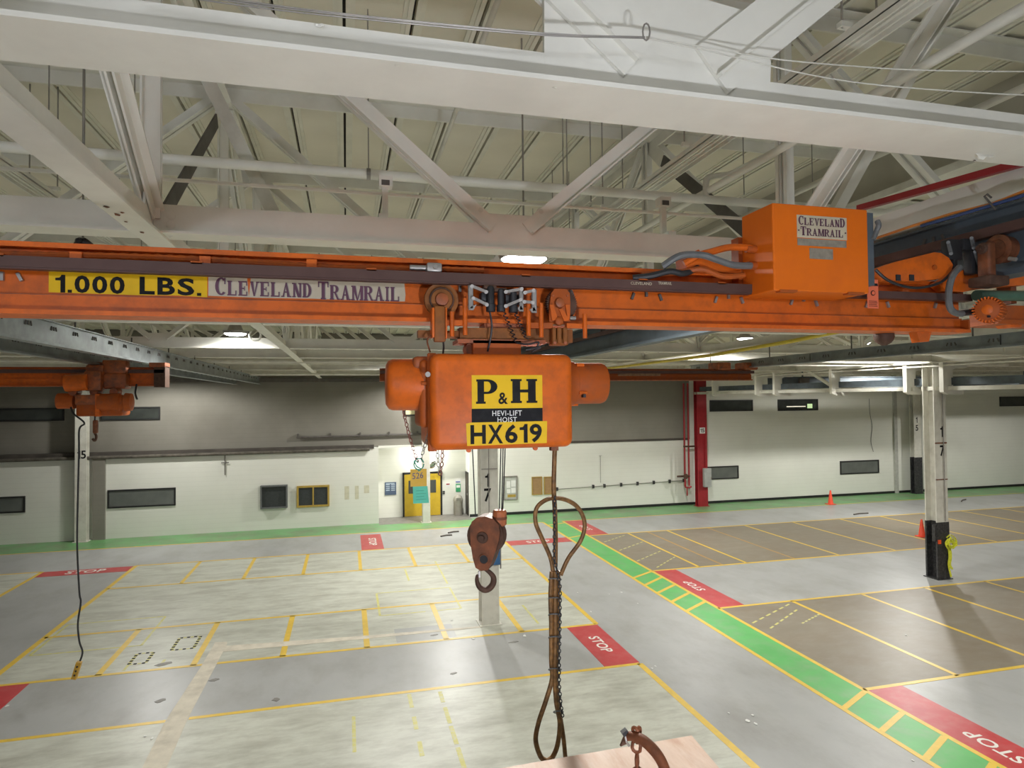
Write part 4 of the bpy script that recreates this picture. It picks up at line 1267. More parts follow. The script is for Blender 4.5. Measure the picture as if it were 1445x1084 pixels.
# ================================================================== ELECTRIC HOIST AND TROLLEY
HF = 2.58
hx0, hx1 = PY(608.5, 565, HF).x, PY(810, 565, HF).x
hz0, hz1 = PY(708, 634, HF).z, PY(708, 499, HF).z
hs = thing('electric_hoist', 'orange electric hoist with yellow number stickers hanging from the girder', 'hoist', ((hx0 + hx1) / 2, GY, hz0))
MB().add_mesh(*rbox((hx0, HF, hz0), (hx1, 2.98, hz1), .035, 5)).build('cover', ORANGE, hs, True)
# pressed rim line round the cover
MB().add_mesh(*rbox((hx0 - .006, HF + .055, hz0 - .006), (hx0 + .03, HF + .08, hz1 + .004), .004, 1)).build('cover_rim', ORANGE_OLD, hs)
MB().cyl((hx0 + .012, HF + .03, hz0 + .04), (hx0 + .012, HF + .03, hz1 - .04), .006, 8).build('edge_bead', ORANGE, hs, True)
# motor at the left
mc = PY(575, 543, GY - .02)
my, mz = GY - .02, mc.z
ml, mr = PY(544, 543, my).x, PY(594, 543, my).x
MB().lathe((ml, my, mz), (1, 0, 0), [(0, .01), (.002, .085), (.012, .102), (.03, .109), (mr - ml - .005, .111), (mr - ml, .111)], 32).build('motor_cap', ORANGE, hs, True)
MB().lathe((mr, my, mz), (1, 0, 0), [(0, .112), (.004, .112), (.006, .098), (.016, .098), (.018, .12), (.03, .12), (.032, .105), (.09, .105)], 32).build('motor_flange', ORANGE_DARK, hs, True)
for q in range(5):
    a = q * 1.256 + .6
    MB().cyl((mr - .012, my + .112 * math.cos(a), mz + .112 * math.sin(a)), (mr + .025, my + .112 * math.cos(a), mz + .112 * math.sin(a)), .008, 8).build('bolt', ORANGE_OLD, hs, True)
MB().add_mesh(*rbox((hx0 - .035, GY - .13, hz0 + .09), (hx0 + .01, GY + .1, hz1 - .02), .02, 3)).build('gear_case', ORANGE_OLD, hs, True)
MB().add_mesh(*rbox((hx0 - .06, GY - .11, hz1 - .07), (hx0 + .02, GY + .05, hz1 - .005), .02, 3)).build('oil_cap', ORANGE_DARK, hs, True)
MB().cyl((hx0 - .01, HF + .02, hz1 - .085), (hx0 - .01, HF + .035, hz1 - .085), .011, 10).build('eyelet', GREYMETAL, hs, True)
# gear housing at the right
rc = PY(832, 541, GY - .02)
rr = PY(852, 541, GY - .02).x
MB().lathe((hx1 - .02, my, rc.z), (1, 0, 0), [(0, .12), (.03, .118), (.05, .102), (.085, .1), (.088, .094), (rr - hx1, .094), (rr - hx1 + .014, .088), (rr - hx1 + .018, .02)], 32).build('gear_housing', ORANGE_OLD, hs, True)
for a in (.6, 2.2, 3.6, 5.0):
    MB().cyl((hx1 + .065, my + .1 * math.cos(a), rc.z + .1 * math.sin(a)), (hx1 + .1, my + .1 * math.cos(a), rc.z + .1 * math.sin(a)), .008, 8).build('bolt', ORANGE, hs, True)
MB().box((hx1 + .078, my - .106, rc.z - .065), (hx1 + .09, my - .08, rc.z - .05)).build('dark_slot', BLACK, hs)
# lugs under the cover
for px in (661, 755):
    p = PY(px, 635, HF + .06)
    MB().lathe((p.x, HF + .05, hz0 - .004), (0, 1, 0), [(0, .010), (.014, .010)], 12).build('lug', ORANGE, hs, True)
# stickers
x0, x1, z0, z1 = rect_z(665.5, 765, 529.5, 577, HF)
Yk = HF - .0012
st = MB().box((x0, Yk, z0), (x1, HF, z1)).build('maker_sticker', YELLOW_ST, hs)
for s, (a, b, c, d_) in (('P', (672, 703, 535.5, 570)), ('H', (721, 757.5, 535, 569))):
    xa, xb, za, zb = rect_z(a, b, c, d_, Yk)
    slab_lettering(MB(), s, (xa, Yk - .0008, za), (xb - xa, 0, 0), (0, 0, zb - za), st=.3).build('lettering', BLACK_ST, st)
xa, xb, za, zb = rect_z(703, 716.5, 554, 570.5, Yk)
lettering(MB(), '&', (xa, Yk - .0008, za), (xb - xa, 0, 0), (0, 0, zb - za), .02).build('lettering', BLACK_ST, st)
xa, xb, za, zb = rect_z(665.5, 765.5, 577, 597, HF)
st = MB().box((xa, Yk, za), (xb, HF, zb)).build('black_sticker', BLACK_ST, hs)
for s, (a, b, c, d_) in (('HEVI-LIFT', (694.7, 736.3, 579.8, 587.2)), ('HOIST', (702, 729.3, 589, 596))):
    xa, xb, za, zb = rect_z(a, b, c, d_, Yk)
    lettering(MB(), s, (xa, Yk - .0008, za), (xb - xa, 0, 0), (0, 0, zb - za), .008, 1.1).build('lettering', WHITE_ST, st)
xa, xb, za, zb = rect_z(657.5, 772, 596.5, 629.5, HF)
st = MB().prism([(xa + .004, Yk - .0004, za), (xb - .003, Yk - .0004, za + .003), (xb, Yk - .0004, zb), (xa + .02, Yk - .0004, zb), (xa, Yk - .0004, zb - .004)], (0, .0014, 0)).build('number_sticker', YELLOW_ST, hs)
xa, xb, za, zb = rect_z(663.7, 764.5, 600, 627, Yk)
grotesque(MB(), 'HX619', (xa, Yk - .0014, za), (xb - xa, 0, 0), (0, 0, zb - za), .028).build('lettering', BLACK_ST, st)

# trolley: frame, wheels, guide posts
TY = 2.70
def pbox(name, px0, px1, py0, py1, Y0, Y1, m, parent=hs, r=0.0):
    a, b = PY(px0, py1, Y0), PY(px1, py0, Y0)
    if r:
        return MB().add_mesh(*rbox((a.x, Y0, a.z), (b.x, Y1, b.z), r, 2)).build(name, m, parent, True)
    return MB().box((a.x, Y0, a.z), (b.x, Y1, b.z)).build(name, m, parent)


pbox('frame_beam', 649, 808, 465, 481.5, 2.72, 2.78, OCHRE)
pbox('frame_beam', 590, 650, 467, 476, 2.735, 2.78, OCHRE)
pbox('suspension_bracket', 684, 768, 455, 470, 2.74, 2.86, ORANGE_DARK)
pbox('suspension_bracket', 668, 735, 481, 500, 2.70, 2.90, ORANGE_OLD)
pbox('frame_plate', 646, 770, 480, 484, 2.7, 2.84, ORANGE_DARK)
MB().lathe(PY(667, 492, 2.74), (0, 1, 0), [(0, .03), (.08, .03)], 16).build('frame_pin', ORANGE_DARK, hs, True)
# left wheel
wc = PY(622, 424.5, 2.735)
MB().lathe((wc.x, 2.705, wc.z), (0, 1, 0), [(0, .02), (.002, .05), (.004, .052), (.006, .066), (.004, .072), (.02, .074), (.03, .066), (.055, .062)], 30).build('wheel', OCHRE, hs, True)
MB().lathe((wc.x, 2.69, wc.z), (0, 1, 0), [(0, .018), (.002, .026), (.02, .03)], 20).build('wheel_hub', ORANGE_DARK, hs, True)
MB().tube([(wc.x + .05 * math.cos(a), 2.703, wc.z + .05 * math.sin(a)) for a in [i * .42 for i in range(15)]], .004, 6, closed=True).build('wheel_groove', RUSTDARK, hs, True)
pbox('wheel_bracket', 613, 629, 432, 482, 2.66, 2.70, OCHRE, r=.006)
pbox('bracket_cheek', 610, 613, 434, 476, 2.65, 2.72, ORANGE, r=.002)
pbox('bracket_cheek', 629, 631, 434, 478, 2.65, 2.72, ORANGE, r=.002)
# right wheel, toothed and shielded
wr = PY(791, 430, 2.735)
prof = []
n = 44
rings = []
for yy in (2.715, 2.745):
    ring = []
    for k in range(n * 2):
        rr_ = .074 if k % 2 else .066
        ring.append((wr.x + rr_ * math.cos(math.pi * k / n), yy, wr.z + rr_ * math.sin(math.pi * k / n)))
    rings.append(ring)
MB().quad_strip(rings).build('toothed_wheel', RUSTDARK, hs)
o_ = [(775, 454), (776, 428), (778, 414), (783, 407), (791, 404), (799, 407), (804, 414), (805, 428), (805, 454)]
MB().prism([PY(a, b, 2.70) for a, b in o_], (0, .014, 0)).build('wheel_shield', ORANGE_OLD, hs)
for a in ((778, 430), (787, 436), (800, 430)):
    pass
MB().prism([PY(776, 430, 2.69), PY(781, 430, 2.69), PY(788, 452, 2.69), PY(779, 452, 2.69)], (0, .012, 0)).build('shield_rib', ORANGE, hs)
MB().prism([PY(789, 436, 2.69), PY(794, 436, 2.69), PY(804, 452, 2.69), PY(796, 453, 2.69)], (0, .012, 0)).build('shield_rib', ORANGE, hs)
MB().prism([PY(798, 430, 2.69), PY(804, 430, 2.69), PY(804, 450, 2.69), PY(801, 450, 2.69)], (0, .012, 0)).build('shield_rib', ORANGE, hs)
MB().lathe(PY(791, 427, 2.68), (0, 1, 0), [(0, .01), (.004, .02), (.02, .024)], 16).build('wheel_hub', ORANGE_DARK, hs, True)
MB().lathe(PY(790, 453, 2.68), (0, 1, 0), [(0, .012), (.004, .018), (.02, .02)], 14).build('axle_nut', ORANGE_OLD, hs, True)
for px in (781, 801):
    MB().lathe(PY(px, 417, 2.695), (0, 1, 0), [(0, .005), (.006, .005)], 8).build('bolt', ORANGE_DARK, hs)
b = MB()
for a0, a1 in ((780, 785), (787, 793), (795, 801)):
    p, q = PY(a0, 485, 2.67), PY(a1, 462, 2.67)
    b.add_mesh(*rbox((p.x, 2.67, p.z), (q.x, 2.71, q.z), .004, 1))
p, q = PY(779, 487, 2.68), PY(802, 478, 2.68)
b.add_mesh(*rbox((p.x, 2.68, p.z), (q.x, 2.73, q.z), .004, 1))
b.build('lower_block', OCHRE, hs)
MB().cyl(PY(783, 484, 2.665), PY(783, 484, 2.68), .007, 8).cyl(PY(798, 484, 2.665), PY(798, 484, 2.68), .007, 8).build('block_bolts', ORANGE_DARK, hs)
MB().cyl(PY(804, 449, 2.69), PY(812, 449, 2.69), .009, 10).build('steel_bolt', GREYMETAL, hs, True)
for px, y0, y1 in ((656.5, 421, 473), (638, 440, 475), (746, 426, 474), (764, 428, 476), (825.5, 443, 477.5)):
    a, c = PY(px, y1, 2.675), PY(px, y0, 2.675)
    MB().cyl((a.x, 2.675, a.z), (a.x, 2.675, c.z), .0098, 12).build('guide_post', ORANGE, hs, True)
pbox('guide_arm', 631, 657, 452, 459, 2.68, 2.71, ORANGE)
pbox('guide_arm', 748, 780, 456, 463, 2.68, 2.71, ORANGE_OLD)
pbox('guide_arm', 800, 826, 457, 463, 2.68, 2.71, ORANGE)
# current collectors
def link(pa, pb, Y, r=.006):
    return MB().obox(PY(*pa, Y), PY(*pb, Y), (0, 1, 0), .006, r).cyl(PY(*pa, Y - .01), PY(*pa, Y + .012), .0085, 8).cyl(PY(*pb, Y - .01), PY(*pb, Y + .012), .0085, 8)


for x0_, x1_, y0_, y1_, side in ((686, 699, 404, 440, -1), (701, 713, 408, 440, 1), (718, 731, 412, 441, 1)):
    c = thing('x', 'x', 'x') if False else None
    xc = (x0_ + x1_) / 2
    a, b_ = PY(xc, y1_, 2.665), PY(xc, y0_, 2.665)
    rad = (PY(x1_, 420, 2.665).x - PY(x0_, 420, 2.665).x) / 2
    h_ = b_.z - a.z
    cc = MB().lathe((a.x, 2.665, a.z), (0, 0, 1), [(0, rad * .98), (h_ * .28, rad), (h_ * .3, rad * .8), (h_ * .95, rad * .78), (h_, rad * .55)], 18).build('current_collector', BLACK, hs, True)
    MB().add_mesh(*rbox((a.x - .03, 2.66, b_.z - .012), (a.x + .026, 2.70, b_.z + .006), .005, 2)).build('collector_shoe', RUSTDARK, cc, True)
for px0, px1, py0, py1 in ((661, 668, 402, 436), (733, 739, 405, 438), (751, 757.5, 408, 440)):
    b = MB()
    p, q = PY(px0, py1, 2.66), PY(px1, py0, 2.66)
    b.add_mesh(*rbox((p.x, 2.66, p.z), (q.x, 2.672, q.z), .003, 1))
    xo = .012 if px0 < 700 else -.012
    b.prism([(p.x + xo, 2.66, p.z + .01), (q.x + xo, 2.66, p.z + .02), (q.x, 2.66, p.z - .004), (p.x, 2.66, p.z - .004)], (0, .012, 0))
    b.build('collector_bracket', GREYMETAL, hs)
for pa, pb in (((666, 404), (686, 412)), ((668, 421), (687, 430)), ((714, 412), (736, 408)), ((714, 432), (735, 423)), ((741, 413), (753, 410)), ((740, 426), (752, 427))):
    link(pa, pb, 2.652).build('collector_arm', GREYMETAL, hs)
MB().obox(PY(721, 414, 2.66), PY(727, 424, 2.66), (0, 1, 0), .004, .003).build('collector_spring', GREYMETAL, hs)
pbox('collector_housing', 679, 692, 412, 426, 2.68, 2.74, BLACK, r=.01)
pbox('collector_housing', 713, 734, 408, 430, 2.68, 2.74, BLACK, r=.01)
MB().tube(spline([PY(691, 440, 2.665), PY(693, 450, 2.665), PY(694, 462, 2.67), PY(692, 478, 2.68), PY(688, 496, 2.7)], 6), .0045, 6).build('black_cable', BLACK, hs, True)
for (ax, ay), (bx_, by) in (((711, 441), (729, 484)), ((727, 441), (743, 478))):
    pts = []
    A, B = PY(ax, ay, 2.67), PY(bx_, by, 2.69)
    for i in range(60):
        f = i / 59
        c = A.lerp(B, f)
        pts.append(c + Vector((.008 * math.sin(f * 46), .008 * math.cos(f * 46), 0)))
    MB().tube(pts, .0025, 5).build('coiled_cord', BLACK, hs, True)
MB().tube(spline([PY(729, 484, 2.69), PY(745, 486, 2.66), PY(760, 483, 2.66), PY(755, 492, 2.67), PY(742, 494, 2.66), PY(763, 490, 2.66), PY(750, 497, 2.66)], 6), .004, 6).build('cable_bundle', BLACK, hs, True)
MB().tube(spline([PY(612, 470, 2.68), PY(603, 480, 2.68), PY(607, 497, 2.7)], 6), .004, 6).build('cable_stub', RUST, hs, True)
MB().tube(spline([PY(625, 478, 2.68), PY(626, 490, 2.7), PY(625, 500, 2.72)], 4), .004, 6).build('cable_stub', BLACK, hs, True)

# ---- pull chains with tags
ch = thing('hand_chain', 'rusty and grey pull chain gathered at a wire ring left of the hoist', 'chain', PY(591, 655, 2.7))
chain_into(MB(), [PY(569, 580, 2.72), PY(578, 617, 2.71), PY(589, 652, 2.70)], .022, .0021).build('chain', mat('red_brown_chain', (.25, .09, .07), .5, metal=.5), ch)
chain_into(MB(), [PY(607, 600, 2.72), PY(602, 622, 2.71), PY(592, 652, 2.70)], .022, .0021).build('chain', GREYMETAL, ch)
MB().tube([PY(591 + 7 * math.cos(q), 655 + 8 * math.sin(q), 2.69 + .01 * math.sin(q * 2)) for q in [i * .5 for i in range(13)]], .003, 6).build('ring', mat('green_wire', (.06, .28, .2), .5), ch, True)
MB().tube(spline([PY(590, 653, 2.69), PY(585, 650, 2.68), PY(588, 658, 2.68), PY(594, 662, 2.69), PY(590, 665, 2.69)], 5), .0028, 6).build('tie', mat('green_wire', (.06, .28, .2), .5), ch, True)
x0, x1, z0, z1 = rect_z(579, 602, 662.5, 687, 2.69)
tg = MB().box((x0, 2.69, z0), (x1, 2.6915, z1)).build('paper_tag', mat('yellow_card', (.62, .38, .04), .7, dirt=(.55, .35, .2), dirt_amt=.6), None, base=(x0, 2.69, z0))
tag(tg, 'yellow card tag with the number 526 hung on the hand chain', 'tag')
lettering(MB(), '526', (x0 + .008, 2.6885, z0 + .03), (.045, 0, .004), (0, 0, .025), 0).build('number', mat('blue_ink', (.03, .04, .12), .5), tg)
x0, x1, z0, z1 = rect_z(583, 604, 687, 711, 2.69)
tg = MB().prism([(x0, 2.692, z0), (x1 + .004, 2.692, z0), (x1 - .002, 2.692, z1), (x0 - .001, 2.692, z1)], (0, .0012, 0)).build('paper_tag', mat('green_card', (.10, .50, .34), .7), None, base=(x0, 2.692, z0))
tag(tg, 'mint green card tag hanging under the yellow one', 'tag')
for k in range(4):
    MB().box((x0 + .012, 2.6905, z0 + .015 + k * .012), (x1 - .008 - .008 * (k % 2), 2.692, z0 + .0165 + k * .012)).build('print_line', mat('green_ink', (.05, .3, .2), .6), tg)
ch = thing('load_chain', 'rusty double chain loop hanging just left of the hook ropes', 'chain', PY(621, 672, 2.76))
chain_into(MB(), [PY(617, 634, 2.76), PY(618.5, 655, 2.76), PY(621, 671, 2.76)], .024, .0024).build('chain', GREYMETAL, ch)
chain_into(MB(), [PY(624.5, 634, 2.75), PY(623.5, 655, 2.75), PY(621, 671, 2.75)], .024, .0024).build('chain', mat('red_brown_chain', (.25, .09, .07), .5, metal=.5), ch)

# ---- load ropes and hook block
BY = 2.78
rp = thing('load_ropes', 'thin dark steel ropes running from hoist down to hook block', 'rope', PY(690, 725, BY))
for (a, b_), (c, d_) in (((666.5, 634), (671, 728)), ((707, 634), (704.5, 722)), ((710, 634), (708, 722)), ((713, 634), (709.5, 722))):
    MB().cyl(PY(a, b_ - 6, BY), PY(c, d_, BY), .0026, 6).build('rope', BLACK, rp, True)
bc = PY(686, 757, BY)
hb = thing('hook_block', 'rusty hook block with sheave and swivel hook under the hoist', 'hook block', PY(684, 832, BY))
rotm = Matrix.Rotation(math.radians(-28), 3, 'Z')


def HBp(x, y, z):
    v = rotm @ Vector((x, y, 0))
    return Vector((bc.x + v.x, BY + v.y, bc.z + z))


PXM = 2.9 / 910
out = [(-15, 14), (-13, 22), (-7, 28), (2, 30), (11, 27), (17, 19), (18.5, 9), (17, -3), (13, -18), (9, -32), (5, -42), (-3, -44), (-9, -40), (-12, -28), (-14.5, -8)]
b = MB()
for yy in (-.045, .033):
    b.prism([HBp(x * PXM * 1.25, yy, z * PXM) for x, z in out], rotm @ Vector((0, .012, 0)))
    if yy < 0:
        b.build('side_plate', RUST, hb); b = MB()
b.build('side_plate', RUST, hb)
b = MB()
for yy, rr_ in ((0, 0),):
    c0, c1 = HBp(.004, -.03, 2 * PXM), HBp(.004, .03, 2 * PXM)
    ax = c1 - c0
    b.lathe(c0, ax, [(0, .082), (.012, .084), (.022, .07), (.038, .07), (.048, .084), (.06, .082)], 26)
b.build('sheave', RUSTDARK, hb, True)
o2 = out[1:12]
b = MB()
for (xa, za), (xb, zb) in zip(o2, o2[1:]):
    b.prism([HBp(xa * PXM * 1.25, -.038, za * PXM), HBp(xb * PXM * 1.25, -.038, zb * PXM), HBp(xb * PXM * 1.2, -.038, zb * PXM * .96), HBp(xa * PXM * 1.2, -.038, za * PXM * .96)], rotm @ Vector((0, .076, 0)))
b.build('rim_band', RUSTDARK, hb)
MB().lathe(HBp(-.004, -.045, .004), rotm @ Vector((0, -1, 0)), [(0, .026), (.006, .024), (.007, .013), (.02, .012)], 14).build('axle_nut', RUSTDARK, hb, True)
MB().lathe(HBp(.002, -.0455, -28 * PXM), rotm @ Vector((0, -1, 0)), [(0, .019), (.002, .019)], 18).build('plate_hole', BLACK, hb)
MB().tube([HBp(.002 + .021 * math.cos(q), -.047, -28 * PXM + .021 * math.sin(q)) for q in [i * .45 for i in range(14)]], .003, 6, closed=True).build('hole_rim', RUST, hb, True)
# hook
p0 = PY(683, 795, BY)
MB().cyl(p0 + Vector((0, 0, .03)), p0 - Vector((0, 0, .03)), .012, 12, .009).build('hook_shank', RUSTDARK, hb, True)
hk = [(684, 803), (690, 807), (696, 814), (696, 823), (691, 830), (684, 832.5), (677, 829), (673.5, 822), (673, 815), (675, 811)]
pts = spline([PY(a, b_, BY) for a, b_ in hk], 5)
m_ = len(pts)
rs = [.0075 + .0065 * math.sin(math.pi * min(1, i / m_ * 1.15)) * (1 if i < m_ * .75 else .8) for i in range(m_)]
rs[-4:] = [.008, .007, .005, .003]
MB().tube(pts, .01, 10, rs=rs).build('hook', RUSTDARK, hb, True)
MB().obox(PY(676, 806, BY), PY(676.5, 815, BY), (0, 1, 0), .006, .004).build('safety_latch', GREYMETAL, hb)
# rope weight
ww = thing('rope_weight', 'orange rusty striker weight round the ropes above the hook block', 'weight', PY(706, 743, BY))
wa, wb = PY(706, 743, BY - .03), PY(706, 720, BY - .03)
MB().lathe((wa.x, BY - .02, wa.z), (0, 0, 1), [(0, .022), (.008, .03), (.062, .031), (.07, .026), (.073, .01)], 10).build('weight_body', mat('rusty_orange_paint', (.40, .12, .04), .6, var=.3, scale=30, dirt=(.1, .05, .03), dirt_amt=.8, dirt_scale=20), ww)
MB().lathe((wa.x, BY - .02, wa.z + .03), (0, 0, 1), [(0, .0315), (.006, .0325), (.012, .0315)], 10).build('groove_band', RUST, ww)

# ---- wire rope sling
SY = 2.62
sl = thing('wire_rope_sling', 'brown wire rope sling with eye loops hanging from the hoist', 'sling', PY(783, 1070, SY))


def rope(name, pts, r, parent, m=ROPE, n=8, Y=SY, dy=0.0):
    P_ = spline([PY(p[0], p[1], Y + (p[2] if len(p) > 2 else 0) + dy) for p in pts], 7)
    return MB().tube(P_, r, n).build(name, m, parent, True)


rope('strand', [(783, 631), (782, 660), (781.5, 690), (783, 720), (784, 760), (783.5, 800)], .0105, sl)
rope('upper_eye', [(781, 812, -.01), (777, 788), (765, 760), (756, 738), (757, 718), (768, 707), (782, 703), (800, 706), (816, 717), (825, 738), (820, 762), (802, 788), (791, 812, -.01)], .0095, sl)
rope('body_strand', [(779, 806), (777, 840), (778, 880), (778, 930), (779, 958), (770, 990), (760, 1020), (756, 1045), (763, 1068), (772, 1074)], .0105, sl, dy=-.012)
rope('body_strand', [(784, 806), (783.5, 850), (784, 900), (783, 950), (785, 990), (790, 1020), (787, 1050), (780, 1068), (772, 1074)], .0105, sl, dy=-.02)
rope('body_strand', [(788, 806), (787.5, 850), (787, 900), (785, 960), (789, 1000), (795, 1040), (798, 1072)], .0095, sl)
for py in (818, 845, 868, 900, 945, 1005):
    w_ = 9 if py < 960 else 7
    c = 783 if py < 960 else 788
    MB().tube([PY(c + w_ * math.cos(q), py + 1.5 * math.sin(q), SY - .012 + .028 * math.sin(q)) for q in [i * .5 for i in range(13)]], .0028, 5, closed=True).build('wire_tie', GREYCONDUIT, sl, True)
MB().box((PY(777, 636, SY).x, SY - .01, PY(777, 636, SY).z), (PY(787, 628, SY).x, SY + .02, PY(787, 628, SY).z)).build('anchor', RUST, sl)
ch = thing('long_chain', 'fine dark chain hanging down along the wire rope sling', 'chain', PY(791, 1012, SY - .04))
chain_into(MB(), [PY(783, 700, SY - .035), PY(782.5, 745, SY - .035), PY(782, 790, SY - .035), PY(788, 812, SY - .045), PY(790.5, 830, SY - .045), PY(790, 880, SY - .045), PY(789, 930, SY - .045), PY(789, 965, SY - .045), PY(791, 990, SY - .045), PY(794, 1012, SY - .045)], .0205, .0024).build('chain', BLACK, ch)

# ================================================================== END TRUCK AT THE RIGHT RUNWAY
et = thing('end_truck', 'orange grimy end truck with motor and wheels under the blue runway beam', 'end truck', (3.3, 2.7, hH(.45)))
MB().prism([PY(a, b_, 2.60) for a, b_ in ((1234, 380), (1262, 370), (1318, 356), (1328, 357), (1339, 364), (1345, 374), (1341, 386), (1330, 393), (1290, 397), (1245, 396), (1236, 389))], (0, .05, 0)).build('chain_guard', ORANGE, et)
MB().lathe(PY(1320, 377, 2.59), (0, 1, 0), [(0, .012), (.012, .013)], 12).build('guard_bolt', ORANGE_OLD, et, True)
for px in (1265, 1284):
    MB().box(PY(px, 396, 2.595), PY(px + 5, 388, 2.60)).build('guard_slot', BLACK, et)
MB().tube(spline([PY(1236, 381, 2.58), PY(1252, 395, 2.57), PY(1275, 404, 2.57), PY(1300, 406, 2.57), PY(1328, 398, 2.57), PY(1345, 382, 2.58)], 6), .007, 6).build('black_cable', BLACK, et, True)
MB().tube(spline([PY(1354, 377, 2.56), PY(1344, 390, 2.55), PY(1339, 410, 2.55), PY(1340, 432, 2.55), PY(1347, 441, 2.56), PY(1358, 443, 2.57)], 6), .016, 8).build('grey_conduit', GREYCONDUIT, et, True)
MB().cyl(PY(1352, 443, 2.58), PY(1376, 440, 2.60), .016, 10).build('conduit_elbow', BLACK, et, True)
MB().prism([PY(a, b_, 2.66) for a, b_ in ((1324, 400), (1345, 388), (1360, 381), (1392, 384), (1450, 378), (1450, 402), (1392, 406), (1360, 412), (1336, 410))], (0, .06, 0)).build('drive_bracket', ORANGE, et)
# wheel unit on the near side of the runway
wq = PX(1408, 352, 3.2)
MB().lathe((3.26, wq.y, wq.z), (-1, 0, 0), [(0, .066), (.03, .068), (.05, .074), (.065, .074), (.07, .062), (.072, .05), (.066, .045), (.07, .02)], 26).build('wheel', RUST, et, True)
y0_, z0_ = PX(1388, 404, 3.12).y, PX(1388, 404, 3.12).z
MB().add_mesh(*rbox((3.10, wq.y - .035, z0_), (3.15, wq.y + .035, wq.z + .03), .015, 3)).build('wheel_yoke', RUST, et, True)
MB().lathe((3.10, wq.y, wq.z), (-1, 0, 0), [(0, .03), (.012, .024), (.014, .012), (.03, .012)], 14).build('axle_nut', RUSTDARK, et, True)
MB().add_mesh(*rbox((3.07, wq.y - .06, z0_ - .005), (3.2, wq.y + .06, z0_ + .045), .01, 2)).build('yoke_block', RUSTDARK, et, True)
MB().cyl(PX(1424, 365, 3.15), PX(1434, 366, 3.15), .01, 10).build('steel_bolt', GREYMETAL, et, True)
for (a0, a1, b0, b1) in ((1340, 1358, 338, 366), (1360, 1374, 337, 352), (1372, 1382, 352, 386), (1346, 1352, 366, 380)):
    pbox('collector_block', a0, a1, b0, b1, 2.6, 2.65, BLACK, et, r=.006)
for pa, pb in (((1338, 342), (1342, 358)), ((1371, 336), (1374, 350)), ((1376, 355), (1382, 375))):
    link(pa, pb, 2.59).build('collector_arm', GREYCONDUIT, et)
# finned motor
mq = PY(1393, 437, 2.50)
axm = Vector((.85, .5, .03)).normalized()
b = MB()
MB().lathe(mq, axm, [(0, .02), (.004, .035), (.008, .052), (.02, .06), (.16, .06), (.17, .05)], 28).build('motor', ORANGE_OLD, et, True)
u_ = axm.cross(Vector((0, 0, 1))).normalized(); v_ = axm.cross(u_)
for k in range(26):
    q = 2 * math.pi * k / 26
    d_ = u_ * math.cos(q) + v_ * math.sin(q)
    b.obox(mq + d_ * .052 + axm * .004, mq + d_ * .064 + axm * .004, axm, .006, .0028)
    b.obox(mq + d_ * .061 + axm * .01, mq + d_ * .061 + axm * .13, d_, .004, .0022)
b.build('cooling_fins', ORANGE, et)
MB().lathe(mq - axm * .004, axm, [(0, .014), (.006, .026)], 16).build('motor_cap', ORANGE, et, True)
MB().box(mq + Vector((-.006, -.012, -.04)), mq + Vector((.006, -.004, -.03))).build('name_plate', BLACK, et)
MB().cyl(PY(1378, 417, 2.62), PY(1470, 418, 2.72), .028, 14).build('drive_drum', mat('grimy_green', (.06, .13, .09), .5, var=.3), et, True)
MB().box((PY(1402, 445, 2.72).x, 2.70, PY(1402, 452, 2.72).z), (4.4, 2.86, PY(1402, 431, 2.72).z)).build('transfer_girder', ORANGE_OLD, et)
MB().box((PY(1402, 445, 2.72).x - .02, 2.68, PY(1402, 458, 2.72).z), (4.4, 2.88, PY(1402, 452, 2.72).z)).build('transfer_flange', ORANGE_OLD, et)
for px in (1350, 1425):
    x_ = PY(px, 400, 2.78).x
    MB().box((x_ - .02, 2.76, hH(.5)), (x_ + .02, 2.84, hH(.62))).build('hanger_plate', ORANGE_DARK, et)
MB().prism([PY(a, b_, 2.7) for a, b_ in ((1423, 455), (1445, 455), (1440, 462), (1428, 462))], (0, .08, 0)).build('end_stop_lug', ORANGE, et)
bl = thing('warning_bell', 'dark bell hanging under the right end of the girder', 'bell', PY(1247, 482, 2.86))
p = PY(1247, 464, 2.86)
MB().lathe((p.x, 2.86, hH(.33)), (0, 0, -1), [(0, .05), (.02, .052), (.04, .044), (.055, .028), (.064, .012)], 20).build('bell_dome', RUSTDARK, bl, True)
MB().cyl((p.x, 2.86, hH(.27)), (p.x + .03, 2.84, hH(.285)), .005, 6).build('clapper', BROWN_STEEL, bl)

# ================================================================== FAR CRANES
def far_girder(x0, x1, Y, h0, h1, label, m, m2):
    t = thing('crane_girder', label, 'girder', (x1, Y, hH(h0)))
    MB().box((x0, Y - .01, hH(h0) + .1), (x1, Y + .01, hH(h1))).build('web', m, t)
    MB().box((x0, Y - .03, hH(h0) + .02), (x1, Y + .03, hH(h0) + .13)).build('lower_rail', m, t)
    MB().box((x0, Y - .08, hH(h0)), (x1, Y + .08, hH(h0) + .025)).build('bottom_flange', m2, t)
    MB().box((x0, Y - .08, hH(h1) - .02), (x1, Y + .08, hH(h1))).build('top_flange', m2, t)
    MB().box((x0, Y - .14, hH(h1) - .1), (x1, Y - .09, hH(h1) - .04)).build('conductor_bar', BARBROWN, t)
    return t


